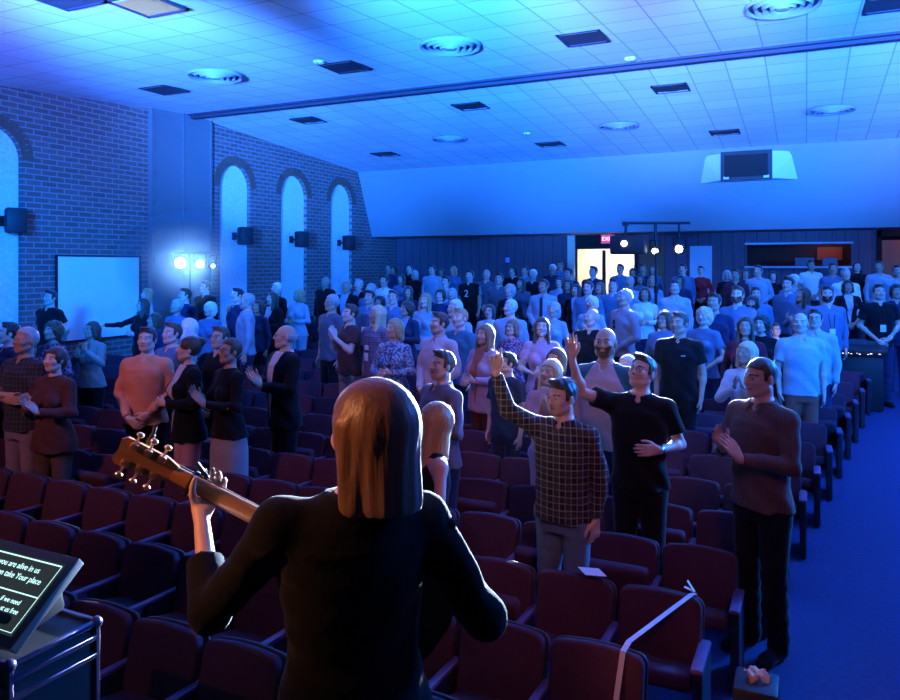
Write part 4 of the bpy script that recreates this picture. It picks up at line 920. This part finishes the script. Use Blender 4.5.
MESH = {}
def cached(key, fn):
    if key not in MESH: MESH[key] = fn()
    return MESH[key]
GR = 'audience standing among the seats'
def person(loc, height, rz, sex, pose, hair, hairc, top, topc, botc, label, seed=0, yaw=None, pitch=None, near=False, pkey=None, skin=None, group=GR, detail=True):
    rnd = random.Random(seed); yaw = rnd.choice((0, -20)) if yaw is None else yaw; pitch = -8 if pitch is None else pitch
    r = empty('person', loc, label, 'person', group, rz, height/1.76); pk = pkey or pose; sk = SKIN[rnd.randrange(3)] if skin is None else SKIN[skin]
    link_m('body', cached(('body', sex, pk, yaw, pitch, near), lambda: body_mesh(sex, pose, yaw, pitch, near, lowstep=.03)), [sk, M_eye, M_lip, HM[hairc], M_iris], r)
    kind = {'long': 'long', 'short': 'short', 'polo': 'short', 'short_lanyard': 'short', 'short_logo': 'short', 'short_shirt': 'short', 'jacket': 'jacket', 'suit': 'jacket', 'vest': 'jacket', 'tank': 'tank', 'plaid': 'short', 'plaidlong': 'long', 'jersey': 'short', 'raglan': 'long', 'tie': 'long'}[top]
    if top == 'vest': kind = 'short'
    nm = {'jacket': 'jacket', 'tank': 'sleeveless_top'}.get(kind, 'shirt')
    o = link_m(nm, cached(('top', sex, pk, kind, near), lambda: top_mesh(sex, pose, kind, near)), [cloth(topc)], r); top_o = o
    skirt = 'skirt' in label
    link_m('skirt' if skirt else 'trousers', cached(('legs', sex, skirt, near), lambda: legs_mesh(sex, 'skirt' if skirt else 'legs', near)), [cloth(botc)], r)
    for s in (1, -1): link_m('shoe', cached(('shoe', s), lambda: shoe_mesh(s)), [cloth('black')], r)
    Rh = rot3(yaw, pitch); c = V(0, .018, 1.515)+HS.get(id(pose), V(0, 0, 0))+Rh @ HEADC; HMx = Matrix.Translation(c) @ Matrix(Rh.tolist()).to_4x4()
    h = link_m('hair', cached(('hair', hair, sex), lambda: hair_mesh('long' if hair == 'hood' else hair, sex)), [HM[hairc]], r); h.matrix_basis = HMx
    if 'beard' in label: link_m('beard', cached(('beard',), beard_mesh), [HM[hairc]], r).matrix_basis = HMx
    if 'glasses' in label and 'sunglasses' not in label: link_m('glasses', cached(('glasses',), glasses_mesh), [M_black], r).matrix_basis = HMx
    if hair == 'cap':
        link_m('cap', cached(('cap',), lambda: MB().sph((0, .01, .045), .1, 20, (.9, 1.08, .85)).box((0, -.12, .07), (.13, .10, .012), None, .005).mesh('cap', True)), [cloth('white')], r).matrix_basis = HMx
    if (kind in ('long', 'short') and sex == 'm' and topc in ('paleblue', 'pinkwhite', 'white', 'slate2', 'dustyrose', 'plaid_near', 'brown_shirt_near', 'plum_plaid') or top in ('polo', 'suit')):
        link_m('collar', cached(('collar', sex), lambda: collar_mesh(sex)), [cloth('white' if top == 'suit' else topc)], top_o)
    if top == 'tie': MB().box((0, -.135, 1.22), (.055, .012, .42), Matrix.Rotation(R(-3), 3, 'X'), .004).box((0, -.105, 1.44), (.035, .02, .035), None, .006).build('tie', M_dark, r)
    if 'badge' in label:
        t = MB().box((0, -.158, 1.13), (.075, .006, .10), None, .002); 
        if 'badges' in label: t.box((.01, -.158, 1.245), (.07, .006, .06), None, .002)
        bd = t.build('name_badge', cloth('white'), r); bd.parent = MB().tube([(.02, -.155, 1.18), (.04, -.13, 1.36), (.055, -.04, 1.47)], .004, 5).tube([(-.02, -.155, 1.18), (-.04, -.13, 1.36), (-.055, -.04, 1.47)], .004, 5).build('lanyard', M_dark, r)
    if 'wristband' in label:
        J = joints(sex, pose)[1]; q = J[2]; d = J[2]-J[1]; d /= np.linalg.norm(d); MB().cyl(q-d*.045, q-d*.015, .034).build('wristband', cloth('white'), r)
    if 'sunglasses' in label: MB().box((0, -.152, 1.33), (.03, .02, .06), None, .008).box((.005, -.152, 1.27), (.035, .02, .05), None, .01).build('sunglasses', M_dark, r)
    if 'logo' in label: MB().box((.085, -.148, 1.33), (.016, .004, .010)).box((.062, -.150, 1.33), (.016, .004, .010)).build('chest_logo', cloth('white'), top_o)
    if 'pink scarf' in label and 'hands together' in label:
        t = MB(); t.lathe([(.062, -.02), (.085, -.01), (.088, .03), (.066, .05)], (0, .01, 1.47), 24).box((-.03, -.135, 1.35), (.06, .03, .22), None, .012).box((.04, -.135, 1.33), (.05, .03, .26), None, .012); t.build('scarf', cloth('pinkwhite'), r)
    if top == 'jersey': text('2', .20, cloth('white'), top_o, (.0, -.150, 1.27), (R(90), 0, 0), 'jersey_number', .004)
    return r
for i, (x, y, h, code, rzv, lab) in enumerate(PEOPLE):
    sex, pose, hair, hc, top, tc, bc = code.split()
    person((x, y, floor_z(y)), h, R(rzv)+THETA+R(random.Random(i*7+1).uniform(-6, 6)), sex, pose, hair, hc, top, tc, bc, lab, i, near=(y < 6.0))

# ------------------------------------------------------------------ the nearer people, posed one by one
def vj(rzv, v): q = Matrix.Rotation(-R(rzv), 3, 'Z') @ Vector(v); return tuple(q)
def vpose(rzv, s, el, wr, d, n, t, curl, sh=None, point=False):
    r = [vj(rzv, el), vj(rzv, wr), vj(rzv, d), vj(rzv, n), vj(rzv, t), curl]
    r.append(vj(rzv, sh) if sh else (s*.172, .012, 1.405)); r.append(point); return tuple(r)
def down(s): q = POSES['down'][s]; return q
# plaid shirt man, right forefinger raised
rz = -35; P1 = {-1: vpose(rz, -1, (-.345, .02, 1.55), (-.425, -.04, 1.80), (.03, -.02, 1), (-.6, -.8, 0), (.8, -.5, .1), .5, (-.150, .10, 1.43), True), 1: ((.235, .05, 1.15), (.215, .02, .90), (0, -.1, -1), (-1, .3, 0), (0, -1, 0), .5)}
person((-1.345, 4.42, 0), 1.71, R(rz)+THETA, 'm', P1, 'short', 'black', 'plaidlong', 'plaid_near', 'denim', 'man in checked shirt and jeans pointing one raised finger upward', 901, -18, 2, True, 'point', 0)
# black shirt man with open palm up
rz = -25; P2 = {-1: vpose(rz, -1, (-.385, .03, 1.50), (-.465, -.03, 1.745), (.02, .05, 1), (-.42, -.9, .1), (.9, -.4, .2), .14, (-.168, .09, 1.42)), 1: vpose(rz, 1, (.270, -.02, 1.16), (.075, -.20, 1.165), (-1, -.15, .02), (0, 1, -.15), (0, 0, 1), .35)}
g = person((-1.02, 5.12, floor_z(5.12)), 1.77, R(rz)+THETA, 'm', P2, 'short', 'black', 'polo', 'black', 'black', 'man in glasses and black shirt raising one open palm', 902, -22, -20, True, 'palm', 0)
J = joints('m', P2)[1]; d = J[2]-J[1]; d /= np.linalg.norm(d); MB().cyl(J[2]-d*.03, J[2]-d*.008, .030).build('watch', M_chrome, g)
# man by the aisle, clapping
g = person((-.25, 4.96, floor_z(4.94)), 1.82, R(-62)+THETA, 'm', 'clap', 'buzz', 'brown', 'plaidlong', 'brown_shirt_near', 'black', 'man in dark brown patterned shirt clapping at the near end of the aisle', 903, -8, 2, True, 'clapnear', 0)

# ------------------------------------------------------------------ the player on the stage, seen from behind
rz = 203; PS = {1: vpose(rz, 1, (-.350, .03, 1.185), (-.435, .209, 1.362), (.10, .80, .55), (.2, -.55, .8), (-1, .1, .2), .85, (-.162, -.055, 1.425), 'grip'),
                -1: vpose(rz, -1, (.315, .04, 1.17), (.205, .29, 1.165), (-.9, .15, .1), (0, -1, 0), (0, -.2, 1), .5, (.162, .065, 1.40))}
HS[id(PS)] = V(*vj(rz, (.052, 0, 0)))
Zs = 1.72; Xs = -.222; base = vr*Xs+vf*Zs
old = top_mesh
def top_player():
    J = joints('f', PS); hs = HS[id(PS)]; F = Field(*grid_for(J, .0065, .70, 1.60, True)); off = .016
    F.add(tubez([(.73, .195, .135, .012), (.83, .200, .135, .012), (.92, .192, .135, .015), (1.03, .162, .115, .0), (1.12, .144, .104, -.002), (1.22, .152, .108, -.002), (1.32, .166, .112, .0), (1.38, .160, .106, .008), (1.43, .122, .082, .014), (1.47, .072, .060, .018), (1.49, .055, .055, .02)], off*.8), .02)
    for s in (1, -1):
        sh, el, wr = J[s][:3]; F.add(cap((s*.05, .012, 1.42), sh, .060, .062), .05); F.add(cap(sh, el, .060, .048), .03); F.add(cap(el, el+(wr-el)*.52, .050, .044, True), .02)
        F.add(ell((s*.06, -.085, 1.265), (.07,)*3), .035)
    F.ripple(fold(11, .006)); F.cut(cap(V(0, .022, 1.45)+hs*.6, V(0, .005, 1.62)+hs, .052)); return nets(F, 'top')[0]
MESH[('top', 'f', 'player', 'long', True)] = top_player()
MESH[('hair', 'player', 'f')] = None
def hair_player():
    F = Field(axis(-.16, .16, [], .0045), axis(-.14, .20, [], .0045), axis(-.31, .17, [], .0045))
    F.add(ell((0, .016, .030), (.090, .110, .100)), .02)
    F.add(cap((0, .040, .0), (0, .052, -.15), .091, .084, n=V(0, 1, 0), sq=1.12), .03)
    for s in (1, -1): F.add(cap((s*.070, -.015, .02), (s*.078, .0, -.16), .028, .030), .03)
    F.ripple(lambda x, y, z: (.0012*np.sin(17*np.arctan2(x, y-.02)+2.5*np.sin(11*z))+.0008*np.sin(71*np.arctan2(x, y-.02)+3*np.sin(7*z)))*np.clip((.10-z)*9, 0, 1))
    F.cut((lambda x, y, z: np.maximum(np.maximum(y+.028+0*x, z-.066+.25*np.abs(x)), np.abs(x)-.056), V(-.2, -.2, -.5), V(.2, .2, .2)))
    F.cut(cap((0, .0, -.09), (0, -.01, -.45), .055), .01)
    F.cut((lambda x, y, z: z+.172+.004*np.sin(55*x)*np.cos(30*y)+.004*np.sin(190*x), V(-.2, -.2, -.4), V(.2, .3, -.20))); return nets(F, 'hair')[0]
MESH[('hair', 'player', 'f')] = hair_player()
g = person((base.x, base.y, .44), 1.70, R(rz)+THETA, 'f', PS, 'player', 'lightbrown', 'long', 'black', 'black', 'woman with straight light brown hair in black playing a guitar, seen from behind', 950, 36, 2, True, 'player', 1, group=None)
# guitar held in her hands
tip = Vector((-.860, 1.955, 1.925)); GS = .88; u = (tip-Vector((-.135, 1.965, 1.545))).normalized(); bc = tip-u*.80*GS; nrm = Vector((-.12, .97, -.05)); nrm = (nrm-u*nrm.dot(u)).normalized(); vv = nrm.cross(u)
Mv = Matrix.Rotation(THETA, 4, 'Z'); Mg = Mv @ Matrix.Translation(bc) @ Matrix((u, vv, nrm)).transposed().to_4x4() @ Matrix.Scale(GS, 4)
gt = empty('guitar', (0, 0, 0), 'acoustic guitar with tan headstock held up by the player in black', 'guitar'); gt.matrix_world = Mg; gt.matrix_basis = Mg
M_gwood = mat('guitar_wood', (.42, .19, .07), .25, spec=.6); t = NT(M_gwood); v, p = t.obj(); mp = t.n('ShaderNodeMapping'); mp.inputs['Scale'].default_value = (4, 50, 50); t.l(v, mp.inputs[0]); t.color(t.mix(t.noise(mp.outputs[0], 1, 3), (.30, .12, .04), (.55, .27, .10)))
M_top = mat('guitar_top', (.62, .36, .14), .3, spec=.5); M_fret = mat('fretboard', (.05, .025, .015), .4); M_copper = mat('tuner_metal', (.90, .52, .32), .32, 1)
def gout(n=56):
    pts = []
    for i in range(n):
        a = 2*math.pi*i/n; x = -.05+.245*math.cos(a); hw = np.interp(x, [-.295, -.28, -.22, -.14, -.04, .03, .11, .16, .195], [.0, .10, .175, .195, .155, .122, .142, .115, .0]); pts.append((x, hw*(1 if math.sin(a) >= 0 else -1) if abs(math.sin(a)) > 1e-6 else 0))
    return pts
ol = gout(); MB().prism(ol, .095, Matrix.Translation((0, 0, -.095))).build('guitar_body', mat('guitar_back', (.035, .015, .010), .2, spec=.5), gt, True); MB().prism([(x*.985, y*.975) for x, y in ol], .004, Matrix.Translation((0, 0, 0))).build('soundboard', M_top, gt, False)
t = MB(); t.cyl((.20, 0, -.012), (.625, 0, -.006), .029, .0235, 20); t.bm.transform(Matrix.Diagonal((1, 1, .8, 1))); t.box((.20, 0, -.03), (.06, .05, .05), None, .012).build('neck', M_gwood, gt)
MB().box((.565, 0, .014), (.016, .062, .020), None, .004).box((.565, .0, -.028), (.014, .050, .012), None, .004).box((.565, -.034, -.006), (.014, .010, .045), None, .003).box((.555, .045, -.004), (.06, .012, .016), Matrix.Rotation(R(25), 3, 'Z'), .004).build('capo', M_black, gt)
MB().box((.39, 0, .012), (.48, .050, .007), None, .001, 1).build('fretboard', M_fret, gt)
MB().box((-.115, 0, .008), (.035, .15, .010), None, .003).build('bridge', M_fret, gt); MB().lathe([(.052, .0055), (.058, .006), (.062, .0055)], (.075, 0, 0)).build('rosette', M_fret, gt)
MB().lathe([(0, .0050), (.050, .0052)], (.075, 0, 0)).build('soundhole', M_dark, gt)
hs = MB(); hs.prism([(.62, -.024), (.66, -.036), (.79, -.042), (.805, -.03), (.80, 0), (.805, .03), (.79, .042), (.66, .036), (.62, .024)], .016, Matrix.Translation((0, 0, -.012))); hs.bm.transform(Matrix.Translation((.62, 0, 0)) @ Matrix.Rotation(R(10), 4, 'Y') @ Matrix.Translation((-.62, 0, 0))); hso = hs.build('headstock', M_gwood, gt, False)
for i in range(3):
    for s in (1, -1):
        x = .672+.043*i; z0 = -.018-.17*(x-.62)
        tn = MB(); tn.box((x, s*.026, z0), (.024, .020, .016), None, .004).cyl((x, s*.034, z0), (x, s*.056, z0), .0035).sph((x, s*.064, z0), .011, 14, (1.1, .75, .8)).cyl((x, s*.026, z0), (x, s*.026, z0+.048), .004).cyl((x, s*.026, z0+.020), (x, s*.026, z0+.026), .008); tn.build('tuning_peg', M_copper, hso)
st = MB()
for j in range(6): st.cyl((-.115, -.0275+.011*j, .018), (.62, -.018+.0072*j, .017), .0008, n=5)
st.build('strings', M_chrome, gt)
MB().box((.735, .0, .012), (.030, .012, .020), None, .004).box((.742, .030, .028), (.016, .070, .018), None, .004).cyl((.742, .06, .028), (.75, .085, .034), .006).build('clip_tuner', M_black, gt)
MB().tube([(.16, .0, -.10), (.05, .22, -.16), (-.15, .30, -.26)], .012, 8).build('strap_end', M_black, gt)
# paper pick guard edge in the strumming hand
o = MB().box((0, 0, 0), (.032, .003, .024), None, .001, 1).build('guitar_pick', cloth('pinkwhite')); o.location = vr*(-.075)+vf*1.985+Vector((0, 0, 1.572)); o.rotation_euler = (.3, .4, THETA); tag(o, 'small pale pick in the player\'s strumming hand', 'guitar pick')

# ------------------------------------------------------------------ lyric screen on a road case
P_br = Vector((-2.38, 1.600, 1.125)); al = R(39)
r = empty('lyric_monitor', P_br, 'tilted flat screen showing white lyric lines at the lower left', 'monitor'); Wm = .56; Hm = .335
q = Matrix.Rotation(al, 3, 'X')
MB().box(q @ Vector((-Wm/2, Hm/2, -.018))+Vector((0, 0, 0)), (Wm, Hm, .036), q, .005).build('monitor_frame', mat('bezel', (.08, .09, .085), .55), r)
scr = MB().box(q @ Vector((-Wm/2, Hm/2, .0012)), (Wm-.070, Hm-.070, .002), q).build('screen', mat('lcd', (.012, .016, .018), .4, 0, (.16, .22, .23), .14), r)
M_txt = mat('lit_text', (.1, .1, .1), .5, 0, (.55, .95, .95), 1.5)
t = MB()
x0 = -Wm+.045; x1 = -.045
for yy, th in ((Hm-.045, .0045), (Hm-.165, .004)): t.box(q @ Vector(((x0+x1)/2, yy, .003)), (x1-x0, th, .001), q)
t.box(q @ Vector((x1, Hm/2, .003)), (.0018, Hm-.09, .001), q).box(q @ Vector(((x0+x1)/2, .045, .003)), (x1-x0, .0018, .001), q); t.build('screen_lines', M_txt, scr)
for s_, yy, xr, sz in (('you are alive in us', Hm-.078, -.128, .031), ('then take Your place', Hm-.114, -.084, .031), ('if we need', Hm-.196, -.104, .025), ('st us free', Hm-.226, -.082, .025)):
    text(s_, sz, M_txt, scr, q @ Vector((xr, yy, .003)), (al, 0, 0), 'lyric_text', .0004, 'RIGHT')
MB().box((-Wm/2, .16, .03), (Wm*.7, .22, .10), Matrix.Rotation(R(12), 3, 'X'), .02).box((-Wm/2, .26, .09), (.10, .05, .16), None, .01).build('monitor_back', M_black, r)
r = empty('road_case', (-2.34, 1.57, .44), 'black road case with metal edges under the lyric screen', 'case'); cw, cd, ch = .78, .33, .655
MB().box((-cw/2, cd/2, ch/2), (cw-.01, cd-.01, ch-.01), None, .004, 1).build('case_body', M_black, r)
M_edge = mat('case_edge', (.09, .07, .13), .35, .7)
for yy in (0, cd):
    for zz in (0, ch, ch-.09): MB().box((-cw/2, yy, zz), (cw, .022, .022), None, .004, 1).build('case_edge', M_edge, r)
for zz in (0, ch, ch-.050, ch-.115): MB().box((0, cd/2, zz), (.020, cd, .020), None, .004, 1).build('case_edge', M_edge, r)
for yy in (0, cd): MB().box((0, yy, ch/2), (.02, .02, ch), None, .004, 1).build('case_edge', M_edge, r)
for yy in (0, cd):
    for zz in (0, ch): MB().sph((0, yy, zz), .022, 12).build('case_corner', M_edge, r)

# ------------------------------------------------------------------ small things among the seats
def ribbon(name, pts, wd, m, th=.002):
    t = MB()
    for a, b in zip(pts[:-1], pts[1:]):
        a = Vector(a); b = Vector(b); L = (b-a).length; t.box((a+b)/2, (wd, L+wd*.2, th), (b-a).to_track_quat('Y', 'Z').to_matrix())
    return t.build(name, m, None, False)
def seat_row_top(k, x): Y = 4.11+PITCH*k; return Vector((x, Y-.01, floor_z(Y-.2)+.668))
a = seat_row_top(0, -.53); b = seat_row_top(-1, -.74)
o = ribbon('seat_ribbon', [a+Vector((0, .02, -.04)), a+Vector((0, 0, .0)), a+Vector((-.01, -.035, .008)), b+Vector((.01, .03, .012)), b+Vector((0, -.05, -.0)), b+Vector((-.035, -.20, -.42))], .026, cloth('pinkwhite'))
tag(o, 'white ribbon strung over two seats near the lower right', 'ribbon')
o = ribbon('ribbon_knot', [a+Vector((-.05, 0, .025)), a+Vector((0, -.005, .012)), a+Vector((-.035, .0, .06))], .022, mat('knot_tape', (.75, .50, .38), .7)); tag(o, 'small folded tape knot at the top end of the white ribbon', 'tape')
def drape(name, loc, sx, sy, m, rz, seed):
    n = 14; bm = bmesh.new(); rs = random.Random(seed); vs = []
    for i in range(n+1):
        for j in range(n+1):
            u_, v_ = i/n-.5, j/n-.5; z = .012*math.sin(9*u_+seed)*math.cos(7*v_)+.006*math.sin(23*u_+11*v_); yy = v_*sy
            if yy < -.03: z += (yy+.03)*1.7; yy = -.03+(yy+.03)*.45
            vs.append(bm.verts.new((u_*sx, yy, z)))
    for i in range(n):
        for j in range(n): bm.faces.new((vs[i*(n+1)+j], vs[(i+1)*(n+1)+j], vs[(i+1)*(n+1)+j+1], vs[i*(n+1)+j+1]))
    ex = bmesh.ops.solidify(bm, geom=list(bm.faces), thickness=.004)
    me = bpy.data.meshes.new(name); bm.to_mesh(me); bm.free(); me.polygons.foreach_set('use_smooth', [True]*len(me.polygons)); o = link(name, me, m); o.location = loc; o.rotation_euler = (0, 0, rz); return o
def at_px(px, py, z=None, Y=None):
    tt = (px-450)/745; dx = -math.sin(THETA)+math.cos(THETA)*tt; dy = math.cos(THETA)+math.sin(THETA)*tt; dz = -(py-265)/745
    zc = (z-CAMZ)/dz if z is not None else Y/dy; return Vector((dx*zc, dy*zc, CAMZ+dz*zc))
q = at_px(216, 437, z=.70); kk = round((q.y-4.11)/PITCH); Yk = 4.11+PITCH*kk; q = at_px(216, 436, Y=Yk); o = drape('folded_coat', (q.x, Yk-.01, floor_z(Yk-.2)+.685), .30, .30, cloth('pinkgrey'), -.2, 2); tag(o, 'pale cloth draped over a seat back left of the player', 'cloth')
q = at_px(596, 566, z=.69); o = MB().box((0, 0, 0), (.12, .17, .003)).build('paper_sheet', mat('paper', (.8, .74, .78), .8)); o.location = (q.x, 4.11-.02, .69); o.rotation_euler = (-.15, .1, .5); tag(o, 'white sheet of paper on a seat top below the checked shirt man', 'paper')
r = empty('waste_bin', (-.21, 3.80, 0), 'dark bin holding crumpled tissue at the bottom right', 'bin'); MB().box((0, 0, .22), (.20, .22, .44), None, .02).build('bin_body', M_std, r)
o = drape('tissue', (-.21, 3.80, .475), .10, .09, mat('tissue', (.78, .52, .40), .8), .4, 5); tag(o, 'crumpled pinkish tissue on the bin at the bottom right', 'tissue')
# mixing desk among the far seats, under a cloth, with its lights on
q = at_px(852, 352, Y=11.9); r = empty('mixing_desk', (q.x, 11.9, floor_z(11.9)), 'dark covered sound desk with a strip of tiny warm lights among the far seats', 'sound desk')
MB().box((0, 0, q.z-floor_z(11.9)+.05), (.85, .45, .10), Matrix.Rotation(R(12), 3, 'X'), .02).build('desk_top', M_black, r); MB().box((0, 0, .42), (.75, .35, .84), None, .02).build('desk_case', M_black, r)
M_led = mat('desk_leds', (.5, .4, .2), .5, 0, (1, .75, .35), 2); t = MB()
for i in (0, 1, 3, 4, 7, 8, 9, 10, 12, 13, 16, 17, 20): t.box((-.36+.034*i, -.235, q.z-floor_z(11.9)+.005+.006*math.sin(i*2.3)), (.012+.008*(i % 3), .006, .007+.005*(i % 2)))
t.build('indicator_lights', M_led, r)
o = drape('desk_cover', (q.x-.05, 11.95, q.z+.16), .8, .5, cloth('slate'), .1, 8); tag(o, 'grey cloth heaped on the covered sound desk', 'cloth')
o = MB().box((0, 0, 0), (.075, .010, .15), None, .006).build('lit_phone', mat('phone_glow', (.1, .1, .1), .4, 0, (1, .95, .85), 6)); q = at_px(779, 345, Y=10.35); o.location = q; o.rotation_euler = (R(40), 0, 0); tag(o, 'bright phone screen held before the child with the lit face', 'phone')
d = bpy.data.lights.new('phone_glow_light', 'POINT'); d.energy = 3.5; d.color = (1, .92, .8); d.shadow_soft_size = .05; l = bpy.data.objects.new('phone_glow_light', d); COL.objects.link(l); l.location = q+Vector((0, -.06, .10))
